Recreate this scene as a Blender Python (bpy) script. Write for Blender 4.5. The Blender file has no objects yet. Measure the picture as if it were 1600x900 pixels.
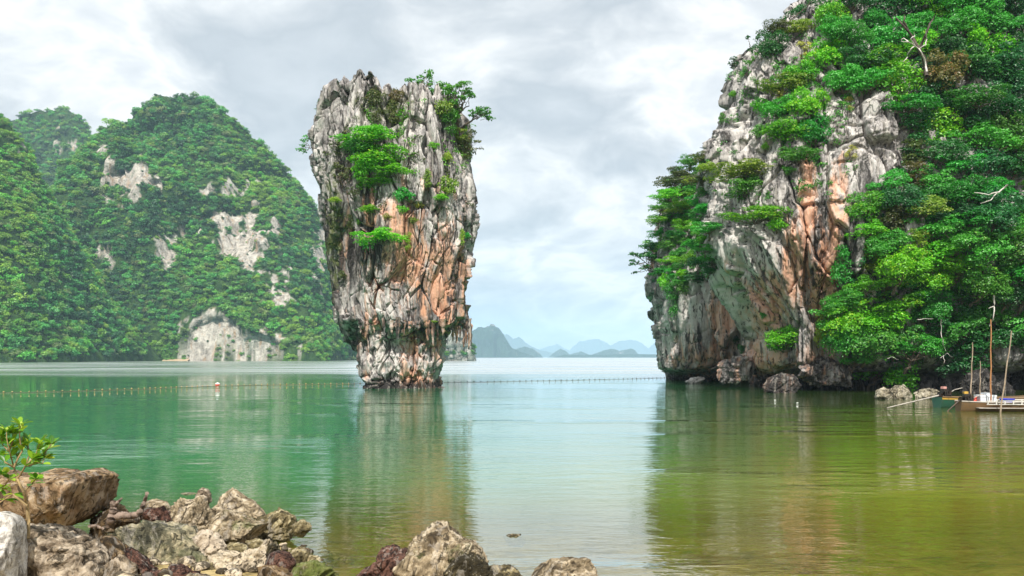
import bpy, bmesh, math, random
import numpy as np
from mathutils import Vector, Matrix
from mathutils.bvhtree import BVHTree
random.seed(7); np.random.seed(7)
R = math.radians
SC = bpy.context.scene
COL = SC.collection
F = 1386.0; HZ = 558.0; EYE = 2.0          # focal length in photo pixels, horizon row, eye height

# ------------------------------------------------------------------ camera
cam = bpy.data.cameras.new('camera'); cam.lens = 36 * F / 1600; cam.sensor_width = 36
cam.shift_y = (HZ - 450) / 1600; cam.clip_start = 0.05; cam.clip_end = 30000
cam_o = bpy.data.objects.new('camera', cam); COL.objects.link(cam_o)
cam_o.location = (0, 0, EYE); cam_o.rotation_euler = (R(90), 0, 0)
SC.camera = cam_o
SC.view_settings.view_transform = 'Standard'; SC.view_settings.look = 'None'
SC.view_settings.exposure = 0.38; SC.view_settings.gamma = 1.0; SC.view_settings.use_curve_mapping = False
SC.render.engine = 'CYCLES'
cy = SC.cycles
cy.max_bounces = 7; cy.diffuse_bounces = 3; cy.glossy_bounces = 3; cy.transmission_bounces = 4
cy.transparent_max_bounces = 8; cy.volume_bounces = 1
cy.sample_clamp_indirect = 4.0; cy.sample_clamp_direct = 12.0; cy.caustics_reflective = False; cy.caustics_refractive = False
cy.use_denoising = True
try:
    cy.denoiser = 'OPENIMAGEDENOISE'; cy.denoising_input_passes = 'RGB_ALBEDO_NORMAL'; cy.denoising_prefilter = 'ACCURATE'
except Exception: pass

# ------------------------------------------------------------------ node helper
class NT:
    def __init__(s, tree): s.t = tree; tree.nodes.clear()
    def n(s, typ, ins=None, **kw):
        nd = s.t.nodes.new(typ)
        for k, v in kw.items(): setattr(nd, k, v)
        for k, v in (ins or {}).items(): s.set(nd, k, v)
        return nd
    def set(s, nd, k, v):
        sock = nd.inputs[k]
        if isinstance(v, bpy.types.NodeSocket): s.t.links.new(v, sock)
        elif isinstance(v, bpy.types.Node): s.t.links.new(v.outputs[0], sock)
        else: sock.default_value = v
    def math(s, op, a, b=0.0, c=None, clamp=False):
        nd = s.n('ShaderNodeMath', {0: a, 1: b}, operation=op, use_clamp=clamp)
        if c is not None: s.set(nd, 2, c)
        return nd.outputs[0]
    def vmath(s, op, a, b=(0, 0, 0)):
        return s.n('ShaderNodeVectorMath', {0: a, 1: b}, operation=op).outputs[0]
    def map(s, v, a, b, c=0.0, d=1.0, smooth=True):
        if a > b: a, b, c, d = b, a, d, c
        return s.n('ShaderNodeMapRange', {0: v, 1: a, 2: b, 3: c, 4: d}, interpolation_type='SMOOTHSTEP' if smooth else 'LINEAR').outputs[0]
    def noise(s, vec, scale, detail=5.0, rough=0.55, dist=0.0, out=0):
        return s.n('ShaderNodeTexNoise', {'Vector': vec, 'Scale': scale, 'Detail': detail, 'Roughness': rough, 'Distortion': dist}).outputs[out]
    def mapping(s, vec, scale=(1, 1, 1), loc=(0, 0, 0), rot=(0, 0, 0)):
        return s.n('ShaderNodeMapping', {'Vector': vec, 'Location': loc, 'Rotation': rot, 'Scale': scale}).outputs[0]
    def mix(s, fac, a, b, blend='MIX'):
        nd = s.n('ShaderNodeMix', data_type='RGBA', blend_type=blend)
        s.set(nd, 0, fac); s.set(nd, 6, a); s.set(nd, 7, b)
        return nd.outputs[2]
    def ramp(s, v, stops):
        nd = s.n('ShaderNodeValToRGB', {0: v}); cr = nd.color_ramp
        while len(cr.elements) < len(stops): cr.elements.new(0.5)
        for e, (p, c) in zip(cr.elements, stops):
            e.position = p; e.color = (*c, 1) if len(c) == 3 else c
        return nd.outputs[0]
    def attr(s, name, typ='GEOMETRY', out=2):
        return s.n('ShaderNodeAttribute', attribute_name=name, attribute_type=typ).outputs[out]
def c4(*c): return (*c, 1.0)
def new_mat(name):
    m = bpy.data.materials.new(name); m.use_nodes = True
    return m, NT(m.node_tree)

# ------------------------------------------------------------------ world: daylight sky under broken cloud
SUN_AZ, SUN_EL = R(182), R(49)      # azimuth clockwise from +Y (the view direction)
to_sun = Vector((math.sin(SUN_AZ) * math.cos(SUN_EL), math.cos(SUN_AZ) * math.cos(SUN_EL), math.sin(SUN_EL)))
world = bpy.data.worlds.new('World'); SC.world = world; world.use_nodes = True
w = NT(world.node_tree)
sky = w.n('ShaderNodeTexSky', sky_type='NISHITA', sun_disc=False, sun_elevation=SUN_EL, sun_rotation=SUN_AZ)
bg_sky = w.n('ShaderNodeBackground', {'Color': sky.outputs[0], 'Strength': 0.12})
tc = w.n('ShaderNodeTexCoord')
sep = w.n('ShaderNodeSeparateXYZ', {0: tc.outputs['Generated']})
dz = w.math('ADD', w.math('ABSOLUTE', sep.outputs[2]), 0.42)
px = w.math('DIVIDE', sep.outputs[0], dz); py = w.math('DIVIDE', sep.outputs[1], dz)
cv = w.n('ShaderNodeCombineXYZ', {0: px, 1: py, 2: 0.0}).outputs[0]
cv = w.mapping(cv, loc=(3.1, 1.7, 0.0))
warp = w.noise(cv, 2.0, 3, 0.5, 0, 1)
cv2 = w.vmath('ADD', cv, w.vmath('SCALE', warp) if False else w.n('ShaderNodeVectorMath', {0: warp, 'Scale': 0.35}, operation='SCALE').outputs[0])
big = w.noise(cv2, 1.7, 7, 0.52)
med = w.noise(w.mapping(cv2, loc=(5, 3, 2), scale=(1, 1.15, 1)), 4.6, 9, 0.56)
thick = w.math('ADD', w.math('MULTIPLY', big, 0.45), w.math('MULTIPLY', med, 0.55))
ccol = w.ramp(thick, [(0.36, (0.62, 0.66, 0.70)), (0.42, (0.78, 0.80, 0.82)), (0.455, (0.92, 0.92, 0.91)), (0.50, (0.74, 0.765, 0.785)), (0.545, (0.60, 0.635, 0.67)), (0.59, (0.50, 0.545, 0.59)), (0.68, (0.60, 0.64, 0.68))])
bg_cloud = w.n('ShaderNodeBackground', {'Color': ccol, 'Strength': 0.93})
hole = w.map(w.noise(w.mapping(cv2, loc=(9, 1, 4)), 1.5, 6, 0.55), 0.36, 0.26, 0.0, 0.45)
cover = w.math('SUBTRACT', 1.0, hole)
mixw = w.n('ShaderNodeMixShader', {0: cover, 1: bg_sky.outputs[0], 2: bg_cloud.outputs[0]})
w.n('ShaderNodeOutputWorld', {0: mixw.outputs[0]})
sun = bpy.data.lights.new('sun', 'SUN'); sun.energy = 4.8; sun.angle = R(0.8); sun.color = (1.0, 0.955, 0.88)
sun_o = bpy.data.objects.new('sun', sun); COL.objects.link(sun_o)
sun_o.rotation_euler = to_sun.to_track_quat('Z', 'Y').to_euler(); sun_o.location = (40, -20, 60)

# ------------------------------------------------------------------ numpy noise
def _h(ix, iy, iz, seed):
    h = (ix.astype(np.int64) * 374761393 + iy.astype(np.int64) * 668265263 + iz.astype(np.int64) * 2147483647 + seed * 974634777) & 0xffffffff
    h = ((h ^ (h >> 13)) * 1274126177) & 0xffffffff
    h = ((h ^ (h >> 15)) * 2246822519) & 0xffffffff
    return ((h ^ (h >> 16)) & 0xffffff).astype(np.float64) / 0xffffff
def vnoise(p, seed=0):
    i = np.floor(p); f = p - i; u = f * f * f * (f * (f * 6 - 15) + 10); i = i.astype(np.int64)
    r = 0
    for dx in (0, 1):
        wx = u[:, 0] if dx else 1 - u[:, 0]
        for dy in (0, 1):
            wy = u[:, 1] if dy else 1 - u[:, 1]
            for dz_ in (0, 1):
                wz = u[:, 2] if dz_ else 1 - u[:, 2]
                r = r + wx * wy * wz * _h(i[:, 0] + dx, i[:, 1] + dy, i[:, 2] + dz_, seed)
    return r * 2 - 1
def fbm(p, seed=0, oct=4, gain=0.5):
    a = 1; r = 0; q = p.copy()
    for k in range(oct):
        r = r + a * vnoise(q, seed + k * 17); q = q * 2.03 + 11.3; a *= gain
    return r
def ridged(p, seed=0, oct=3, gain=0.5):
    a = 1; r = 0; q = p.copy()
    for k in range(oct):
        r = r + a * (1 - 2 * np.abs(vnoise(q, seed + k * 13))); q = q * 2.1 + 5.7; a *= gain
    return r
def voro(p, seed=0):
    """F1, F2, hash of the nearest cell, vector from the nearest seed"""
    i = np.floor(p).astype(np.int64); N = len(p)
    f1 = np.full(N, 9.0); f2 = np.full(N, 9.0); hid = np.zeros(N); vec = np.zeros((N, 3))
    for dx in (-1, 0, 1):
        for dy in (-1, 0, 1):
            for dz_ in (-1, 0, 1):
                cx, cyy, cz = i[:, 0] + dx, i[:, 1] + dy, i[:, 2] + dz_
                s = np.stack([cx + _h(cx, cyy, cz, seed), cyy + _h(cx, cyy, cz, seed + 1), cz + _h(cx, cyy, cz, seed + 2)], 1)
                v = p - s; d = np.sqrt((v * v).sum(1))
                nearer = d < f1
                f2 = np.where(nearer, f1, np.minimum(f2, d))
                f1 = np.where(nearer, d, f1)
                hid = np.where(nearer, _h(cx, cyy, cz, seed + 3), hid); vec = np.where(nearer[:, None], v, vec)
    return f1, f2, hid, vec
def sstep(a, b, x):
    t = np.clip((x - a) / (b - a), 0, 1); return t * t * (3 - 2 * t)
def chisel(p, scale, seed, step, tilt, crack, cw=0.12):
    """blocky facets: every cell stands at its own depth, tilts its own way and is cut off by a crack"""
    f1, f2, h, v = voro(p / np.array(scale), seed)
    a = h * 6.283 * 7; b = (h * 37) % 1 * 2 - 1
    d = (h - 0.5) * step + tilt * (v[:, 0] * np.cos(a) + v[:, 1] * np.sin(a) + v[:, 2] * b)
    e = sstep(0, cw, f2 - f1)
    return d * sstep(0, cw * 0.6, f2 - f1) - crack * (1 - e)
def interp(t, x): return np.interp(x, [a for a, b in t], [b for a, b in t])
def ease_table(rows, z, col):
    """smooth interpolation of a table column (Catmull-like through a light blur)"""
    zs = np.array([r[0] for r in rows]); vs = np.array([r[col] for r in rows])
    f = lambda q: np.interp(q, zs, vs)
    e = 0.18
    return (f(z - e) + 2 * f(z) + f(z + e)) / 4

# ------------------------------------------------------------------ mesh helpers
def mesh_np(name, V, faces, smooth=True, attrs=None, face_attrs=None):
    """faces: (M,k) int array, or a list of such arrays"""
    me = bpy.data.meshes.new(name)
    fl = faces if isinstance(faces, list) else [faces]
    fl = [np.asarray(f) for f in fl if len(f)]
    nv = len(V); nf = sum(len(f) for f in fl); nl = sum(f.size for f in fl)
    me.vertices.add(nv); me.vertices.foreach_set('co', np.asarray(V, dtype=np.float32).ravel())
    me.loops.add(nl); me.loops.foreach_set('vertex_index', np.concatenate([f.ravel() for f in fl]).astype(np.int32))
    tot = np.concatenate([np.full(len(f), f.shape[1]) for f in fl]); st = np.concatenate([[0], np.cumsum(tot)[:-1]])
    me.polygons.add(nf); me.polygons.foreach_set('loop_start', st.astype(np.int32)); me.polygons.foreach_set('loop_total', tot.astype(np.int32))
    me.polygons.foreach_set('use_smooth', np.full(nf, smooth))
    me.update(calc_edges=True)
    for k, v in (attrs or {}).items():
        a = me.attributes.new(k, 'FLOAT', 'POINT'); a.data.foreach_set('value', np.asarray(v, dtype=np.float32))
    for k, v in (face_attrs or {}).items():
        a = me.attributes.new(k, 'FLOAT', 'FACE'); a.data.foreach_set('value', np.asarray(v, dtype=np.float32))
    return me
def link(name, me, mat=None, parent=None, loc=None):
    o = bpy.data.objects.new(name, me); COL.objects.link(o)
    if mat is not None and me is not None:
        if len(me.materials) == 0: me.materials.append(mat)
        else:
            o.material_slots[0].link = 'OBJECT'; o.material_slots[0].material = mat
    if parent is not None: o.parent = parent
    if loc is not None: o.location = loc
    return o
def tag(o, label=None, cat=None, group=None, kind=None):
    for k, v in (('label', label), ('category', cat), ('group', group), ('kind', kind)):
        if v: o[k] = v
    return o
def thing(name, label, cat, loc=(0, 0, 0), group=None):
    o = bpy.data.objects.new(name, None); COL.objects.link(o); o.location = loc; o.empty_display_size = 0.3
    return tag(o, label, cat, group)
def grid_faces(nu, nv, wrap=False):
    """vertex (i along u, j along v) = j*nu+i"""
    i = np.arange(nu if wrap else nu - 1); j = np.arange(nv - 1)
    I, J = np.meshgrid(i, j); I = I.ravel(); J = J.ravel(); I2 = (I + 1) % nu
    return np.stack([J * nu + I, J * nu + I2, (J + 1) * nu + I2, (J + 1) * nu + I], 1)
def P(px, py, Y):
    """the world point at distance Y that the photo shows at pixel (px, py)"""
    return np.array([(px - 800) / F * Y, Y, EYE + (HZ - py) / F * Y])
def pxy(V):
    return 800 + F * V[:, 0] / V[:, 1], HZ - F * (V[:, 2] - EYE) / V[:, 1]
def blobs(V, tab):
    x, y = pxy(V); r = np.zeros(len(V))
    for (a, b, rx, ry, s) in tab:
        r = np.maximum(r, s * np.exp(-(((x - a) / rx) ** 2 + ((y - b) / ry) ** 2) ** 1.5))
    return r
def tube(path, radii, seg=6, jitter=0.0, seed=0):
    """V, quads of a tapered tube through path"""
    path = [Vector(p) for p in path]; V = []; rs = np.random.RandomState(seed)
    up = Vector((0.13, 0.31, 0.94))
    for k, p in enumerate(path):
        d = (path[min(k + 1, len(path) - 1)] - path[max(k - 1, 0)]).normalized()
        a = d.cross(up)
        if a.length < 1e-3: a = d.cross(Vector((1, 0, 0)))
        a.normalize(); b = d.cross(a)
        for s in range(seg):
            t = 2 * math.pi * s / seg; r = radii[k] * (1 + jitter * (rs.rand() - .5))
            V.append(p + a * (math.cos(t) * r) + b * (math.sin(t) * r))
    V = np.array([tuple(v) for v in V]); Fq = grid_faces(seg, len(path), True)
    return V, Fq
def join(parts):
    Vs = []; Fs = []; n = 0
    for V, f in parts:
        Vs.append(V); Fs.append(np.asarray(f) + n); n += len(V)
    ks = {}
    for f in Fs: ks.setdefault(f.shape[1], []).append(f)
    return np.concatenate(Vs), [np.concatenate(v) for v in ks.values()]
def box(x0, x1, y0, y1, z0, z1):
    V = np.array([(x, y, z) for z in (z0, z1) for y in (y0, y1) for x in (x0, x1)], float)
    Fq = np.array([(0, 2, 3, 1), (4, 5, 7, 6), (0, 1, 5, 4), (2, 6, 7, 3), (0, 4, 6, 2), (1, 3, 7, 5)])
    return V, Fq

# ------------------------------------------------------------------ rock material
def rock_mat(name, dark, mid, pale, rustc=(0.42, 0.17, 0.07), streak=(0.9, 0.9, 0.12), sc=1.0, bump=0.35, rough=0.9, algae=(0.09, 0.11, 0.03), fine=1.0, speck=0.0, grain=0.0):
    m, t = new_mat(name)
    pos = t.n('ShaderNodeTexCoord').outputs['Object']
    sv = t.mapping(pos, scale=streak)
    wv = t.vmath('ADD', sv, t.n('ShaderNodeVectorMath', {0: t.noise(pos, 0.5 * sc, 3, .5, 0, 1), 'Scale': 0.8}, operation='SCALE').outputs[0])
    n1 = t.noise(wv, 1.6 * sc, 8, 0.62, 0.3)
    n2 = t.noise(pos, 1.3 * sc, 9, 0.65)
    n3 = t.noise(pos, 7.0 * sc, 6, 0.7)
    v = t.math('ADD', t.math('MULTIPLY', n1, 0.60), t.math('ADD', t.math('MULTIPLY', n2, 0.22), t.math('MULTIPLY', n3, 0.18)))
    if grain:
        g1 = t.noise(pos, 16 * sc, 4, .75); g2 = t.noise(t.mapping(pos, loc=(2, 5, 1), scale=(1, 1, 1.6)), 6.5 * sc, 5, .8, .6)
        v = t.math('ADD', v, t.math('MULTIPLY', t.math('SUBTRACT', t.math('ADD', t.math('MULTIPLY', g1, .45), t.math('MULTIPLY', g2, .55)), .5), grain))
    v = t.math('ADD', v, t.math('MULTIPLY', t.attr('pale'), 0.16))
    v = t.math('SUBTRACT', t.math('ADD', t.math('MULTIPLY', t.math('SUBTRACT', v, .5), 1.6), .50), t.math('MULTIPLY', t.attr('dark'), 0.15))
    col = t.ramp(v, [(0.35, dark), (0.44, tuple(0.5 * (a + b) for a, b in zip(dark, mid))), (0.50, mid), (0.60, pale), (0.72, tuple(min(1, a * 1.15) for a in pale))])
    # iron stain in vertical runs
    rs = t.noise(t.mapping(wv, loc=(4, 2, 7)), 2.4 * sc, 7, 0.6)
    rmask = t.map(t.math('ADD', t.math('MULTIPLY', t.attr('rust'), 0.40), t.math('MULTIPLY', rs, 1.0)), 0.58, 0.84)
    rmask = t.math('MULTIPLY', rmask, t.map(t.attr('rust'), 0.02, 0.35))
    rc = t.mix(t.noise(wv, 5 * sc, 5, .6), c4(*rustc), c4(min(1, rustc[0] * 1.1 + .06), rustc[1] * 1.75 + .06, rustc[2] * 2.6 + .08))
    col = t.mix(t.math('MULTIPLY', rmask, 0.82), col, rc)
    # black algae runs; the dark attribute also carries painted shade
    ks = t.noise(t.mapping(wv, loc=(1, 8, 3), scale=(1.5, 1.5, .7)), 3.1 * sc, 6, 0.6)
    km = t.math('MULTIPLY', t.map(t.math('ADD', ks, t.math('MULTIPLY', t.attr('dark'), 0.14)), 0.535, 0.62), 0.85)
    col = t.mix(km, col, c4(*[0.45 * a for a in dark]))
    # water-run curtains: narrow pale and dark vertical bands
    cu = t.noise(t.mapping(pos, scale=tuple(2.4 * k for k in streak[:2]) + (streak[2] * 1.1,)), 1.35 * sc, 4, .6, .25)
    cm = t.map(n2, .40, .62)
    col = t.mix(t.math('MULTIPLY', cm, t.math('MULTIPLY', t.map(cu, .52, .60), .55)), col, t.mix(1.0, col, c4(.32, .30, .30), 'MULTIPLY'))
    col = t.mix(t.math('MULTIPLY', t.map(cu, .46, .38), .42), col, t.mix(.55, col, c4(.66, .60, .52)))
    # green film
    gm = t.math('MULTIPLY', t.map(t.math('ADD', n2, t.math('MULTIPLY', t.attr('algae'), 0.35)), 0.62, 0.78), t.math('MULTIPLY', t.map(t.attr('algae'), .05, .4), .75))
    col = t.mix(gm, col, c4(*algae))
    if speck:
        vo = t.n('ShaderNodeTexVoronoi', {'Vector': pos, 'Scale': 34 * fine}, feature='F1')
        sel = t.map(t.n('ShaderNodeSeparateColor', {0: vo.outputs['Color']}).outputs[0], 0.45, 0.75)
        sm = t.math('MULTIPLY', t.math('MULTIPLY', t.map(vo.outputs[0], 0.42, 0.18), sel), t.math('MULTIPLY', t.map(n2, 0.42, 0.6), speck))
        col = t.mix(sm, col, c4(0.03, 0.028, 0.02))
        vo2 = t.n('ShaderNodeTexVoronoi', {'Vector': t.mapping(pos, loc=(3, 1, 2)), 'Scale': 41 * fine}, feature='F1')
        sm2 = t.math('MULTIPLY', t.map(vo2.outputs[0], 0.3, 0.1), t.math('MULTIPLY', t.map(n1, 0.45, 0.62), speck))
        col = t.mix(sm2, col, c4(0.62, 0.57, 0.46))
    b1 = t.noise(wv, 5.0 * sc, 8, 0.7)
    vb = t.n('ShaderNodeTexVoronoi', {'Vector': t.mapping(wv, scale=(1, 1, 1)), 'Scale': 4.5 * sc}, feature='DISTANCE_TO_EDGE').outputs[0]
    hgt = t.math('ADD', t.math('MULTIPLY', b1, 0.55), t.math('MULTIPLY', t.map(vb, 0.0, 0.12), 0.10))
    hgt = t.math('ADD', hgt, t.math('MULTIPLY', t.noise(pos, 22 * sc * fine, 5, 0.7), 0.22))
    bp = t.n('ShaderNodeBump', {'Height': hgt, 'Strength': 1.0, 'Distance': bump / sc})
    bs = t.n('ShaderNodeBsdfPrincipled', {'Base Color': col, 'Roughness': rough, 'Normal': bp.outputs[0], 'Specular IOR Level': 0.25})
    t.n('ShaderNodeOutputMaterial', {0: bs.outputs[0]})
    return m
M = {}
M['limestone'] = rock_mat('limestone', (0.05, 0.045, 0.042), (0.29, 0.27, 0.26), (0.52, 0.49, 0.46), rustc=(0.60, 0.235, 0.10), bump=0.10)
M['far_rock'] = rock_mat('far_rock', (0.12, 0.11, 0.10), (0.36, 0.34, 0.31), (0.60, 0.57, 0.52), sc=0.22, streak=(1, 1, .3), bump=0.5, rustc=(.4, .28, .18))

# ------------------------------------------------------------------ water
def water_mat():
    m, t = new_mat('sea_water')
    pos = t.n('ShaderNodeNewGeometry').outputs['Position']
    sp = t.n('ShaderNodeSeparateXYZ', {0: pos})
    X, Y = sp.outputs[0], sp.outputs[1]
    wob = t.noise(t.mapping(pos, scale=(.05, .05, 0)), 1.0, 3, .5)
    # shallow olive water over sand by the beach and along the right cliff, emerald farther out
    sh = t.math('ADD', t.math('MULTIPLY', X, 0.055), t.math('ADD', t.math('MULTIPLY', Y, -0.010), t.math('MULTIPLY', wob, 0.9)))
    sh = t.map(sh, 0.0, 0.95)
    near = t.map(Y, 22.0, 8.0)
    sh = t.math('ADD', sh, t.math('MULTIPLY', t.map(Y, 14.0, 8.5), .45), clamp=True)
    olive0 = t.mix(t.map(Y, 18, 44), c4(0.16, 0.16, 0.010), c4(.045, .08, .015))
    olive = t.mix(near, olive0, c4(0.36, 0.30, 0.035))
    green = t.mix(near, c4(0.001, 0.185, 0.055), c4(0.04, 0.16, 0.025))
    green = t.mix(t.map(Y, 60, 260), green, c4(0.03, 0.20, 0.12))
    body = t.mix(sh, green, olive)
    patch = t.noise(t.mapping(pos, scale=(.12, .35, 0)), 1.0, 5, .6)
    body = t.mix(t.math('MULTIPLY', t.map(patch, .35, .7), .35), body, t.mix(1.0, body, c4(.6, .7, .6), 'MULTIPLY'))
    # ripples: real heights in metres
    calm = t.map(t.noise(t.mapping(pos, scale=(.02, .075, 0), loc=(3, 1, 0)), 1.0, 3, .55), .40, .60)      # wind lanes
    r1 = t.noise(t.mapping(pos, scale=(.55, 1.25, 1), rot=(0, 0, .18)), 1.0, 3, .5)
    r2 = t.noise(t.mapping(pos, scale=(1.5, 3.9, 1), rot=(0, 0, -.10)), 1.0, 3, .5, .3)
    r3 = t.noise(t.mapping(pos, scale=(7, 15, 1), rot=(0, 0, .1)), 1.0, 2, .5)
    h = t.math('ADD', t.math('MULTIPLY', r1, 0.022), t.math('MULTIPLY', r2, 0.015))
    h = t.math('ADD', h, t.math('MULTIPLY', r3, t.math('MULTIPLY', 0.0045, t.map(Y, 45, 12))))
    gust = t.map(t.noise(t.mapping(pos, scale=(.07, .16, 0), loc=(7, 4, 0), rot=(0, 0, .25)), 1.0, 4, .6), .50, .66)
    h = t.math('MULTIPLY', h, t.math('ADD', t.math('ADD', 0.42, t.math('MULTIPLY', calm, .60)), t.math('MULTIPLY', gust, 1.5)))
    bp = t.n('ShaderNodeBump', {'Height': h, 'Strength': 1.0, 'Distance': 1.0})
    far = t.map(Y, 60, 130)
    rough = t.math('ADD', 0.018, t.math('MULTIPLY', far, t.math('ADD', 0.16, t.math('MULTIPLY', calm, 0.16))))
    fr = t.n('ShaderNodeFresnel', {'IOR': 1.45, 'Normal': bp.outputs[0]})
    frp = t.math('POWER', fr.outputs[0], 0.66)
    gl = t.n('ShaderNodeBsdfGlossy', {'Color': c4(1, 1, 1), 'Roughness': rough, 'Normal': bp.outputs[0]})
    df = t.n('ShaderNodeBsdfDiffuse', {'Color': body, 'Normal': bp.outputs[0]})
    tr = t.n('ShaderNodeBsdfTransparent', {'Color': c4(.80, .80, .52)})
    clear = t.math('MULTIPLY', t.map(Y, 15.0, 8.5), 0.78)
    below = t.n('ShaderNodeMixShader', {0: clear, 1: df.outputs[0], 2: tr.outputs[0]})
    out = t.n('ShaderNodeMixShader', {0: frp, 1: below.outputs[0], 2: gl.outputs[0]})
    t.n('ShaderNodeOutputMaterial', {0: out.outputs[0]})
    return m
M['water'] = water_mat()
V = np.array([(-9500, -60, 0), (9500, -60, 0), (9500, 9900, 0), (-9500, 9900, 0)], float)
sea = link('sea', mesh_np('sea', V, np.array([(0, 1, 2, 3)])), M['water'])
tag(sea, 'green and olive sea with wind ripples across the bay', kind='structure')

# ------------------------------------------------------------------ shore and sea bed
m, t = new_mat('sea_bed')
pos = t.n('ShaderNodeNewGeometry').outputs['Position']
a = t.noise(pos, 1.4, 8, .65); b = t.noise(pos, 9, 6, .6)
c = t.ramp(t.math('ADD', t.math('MULTIPLY', a, .65), t.math('MULTIPLY', b, .35)), [(.38, (.07, .055, .02)), (.46, (.30, .22, .08)), (.60, (.56, .43, .20))])
bp = t.n('ShaderNodeBump', {'Height': t.math('ADD', a, t.math('MULTIPLY', b, .3)), 'Distance': .12})
t.n('ShaderNodeOutputMaterial', {0: t.n('ShaderNodeBsdfPrincipled', {'Base Color': c, 'Roughness': .9, 'Normal': bp.outputs[0]}).outputs[0]})
M['bed'] = m
def shore_z(x, y):
    x = np.asarray(x, float); y = np.asarray(y, float)
    edge = 7.0 + 2.0 * sstep(-0.5, -3.0, x)           # the waterline
    d = edge - y
    p = np.stack([x, y, 0 * x], 1)
    return np.maximum(np.where(d > 0, 0.10 * d, 0.085 * d) + 0.05 * fbm(p * 1.3, 5, 4), -0.6 + 0.05 * fbm(p * 1.3, 5, 3))
nx, ny = 260, 240
gx, gy = np.meshgrid(np.linspace(-34, 34, nx), np.concatenate([np.linspace(-12, 4, 20), np.linspace(4.1, 26, ny - 30), np.linspace(27, 44, 10)]))
V = np.stack([gx.ravel(), gy.ravel(), shore_z(gx.ravel(), gy.ravel())], 1)
bed = link('shore_ground', mesh_np('shore_ground', V, grid_faces(nx, ny)), M['bed'])
tag(bed, 'sandy shore running down under the shallow water', kind='structure')

# ------------------------------------------------------------------ hills
def hill(name, sil, Yr, Ys, X0, X1, nx, ny, seed, power=0.62, rocks=(), back=120, lab=''):
    """sil: skyline (px, py); Yr distance of the ridge; Ys distance of the shore"""
    xs = np.array([(p - 800) / F * Yr for p, q in sil]); zs = np.array([EYE + (HZ - q) / F * Yr for p, q in sil])
    gx, gt = np.meshgrid(np.linspace(X0, X1, nx), np.linspace(0, 1.7, ny))
    x = gx.ravel(); tt = gt.ravel()
    y = Ys + (Yr - Ys) * np.minimum(tt, 1) + back * np.maximum(tt - 1, 0)
    p = np.stack([x, y, 0 * x], 1)
    H = np.interp(x + 0.05 * (Yr - Ys) * fbm(p / 60, seed + 4, 2) * (1 - np.minimum(tt, 1)), xs, zs, left=zs[0], right=-6)
    gully = fbm(p / np.array([34., 60, 1]), seed, 4)
    g = np.clip(tt, 0, 1); prof = np.where(tt < 1, g ** power * 0.86 + 0.14 * g + 0.19 * np.sin(g * math.pi) * gully, 1 - (tt - 1) * 1.1)
    # steps of bare cliff
    z = H * np.clip(prof, -.1, 1.2)
    z = z + np.where(H > 5, 1, 0.2) * fbm(p / 17, seed + 9, 3) * 2.8 * np.minimum(1, tt * 8)
    z = np.where(tt < 0.02, -2, z)
    y = y + 6 * fbm(np.stack([x / 25, z / 14, y / 60], 1), seed + 2, 3) * np.clip(tt * 4, 0, 1)
    V = np.stack([x, y, z], 1)
    rk = blobs(V, rocks) if len(rocks) else np.zeros(len(V))
    V[:, 1] += 5 * sstep(.4, .8, rk) * (y < Yr - 4)
    V[:, 2] += 1.6 * ridged(V / np.array([5., 9, 22]), seed + 77, 3) * sstep(.3, .7, rk)
    rk = rk * (y < Yr + 5)
    n = fbm(V / np.array([9., 9, 13]), seed + 31, 4)
    rock = sstep(0.45, 0.62, rk * .85 + (0.75 * n + .75 * fbm(V / np.array([4., 5, 9]), seed + 37, 3)) * (rk > .04))
    Fq = grid_faces(nx, ny)
    me = mesh_np(name, V, Fq, True, {'rock': rock, 'pale': rock, 'rust': rock * .5})
    return me, V, rock, Fq
def hill_mat():
    m, t = new_mat('hill_ground')
    pos = t.n('ShaderNodeNewGeometry').outputs['Position']
    a = t.noise(pos, .25, 6, .6)
    g = t.ramp(a, [(.35, (.015, .045, .015)), (.6, (.05, .10, .025))])
    st = t.noise(t.mapping(pos, scale=(.28, .28, .07)), 1.0, 8, .65, .5)
    n2 = t.noise(pos, .55, 6, .65)
    v = t.math('ADD', t.math('MULTIPLY', st, .6), t.math('MULTIPLY', n2, .4))
    r = t.ramp(v, [(.36, (.12, .11, .09)), (.46, (.36, .33, .29)), (.56, (.58, .54, .47)), (.68, (.66, .63, .58))])
    r = t.mix(t.map(t.noise(t.mapping(pos, scale=(.4, .4, .08), loc=(9, 2, 1)), 1, 5, .6), .52, .68, 0, .6), r, c4(.42, .25, .12))
    col = t.mix(t.attr('rock'), g, r)
    bp = t.n('ShaderNodeBump', {'Height': t.math('ADD', st, t.math('MULTIPLY', n2, .6)), 'Distance': 2.5})
    t.n('ShaderNodeOutputMaterial', {0: t.n('ShaderNodeBsdfPrincipled', {'Base Color': col, 'Roughness': .95, 'Normal': bp.outputs[0], 'Specular IOR Level': .1}).outputs[0]})
    return m
M['hill'] = hill_mat()
HILLS = []
silA = [(60, 420), (95, 330), (120, 268), (150, 214), (175, 192), (200, 184), (222, 170), (245, 156), (272, 154), (300, 152), (328, 158), (350, 176), (372, 196), (392, 220), (412, 236), (435, 256), (455, 275), (478, 300), (498, 320), (515, 356), (530, 420), (540, 480), (552, 552)]
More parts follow.
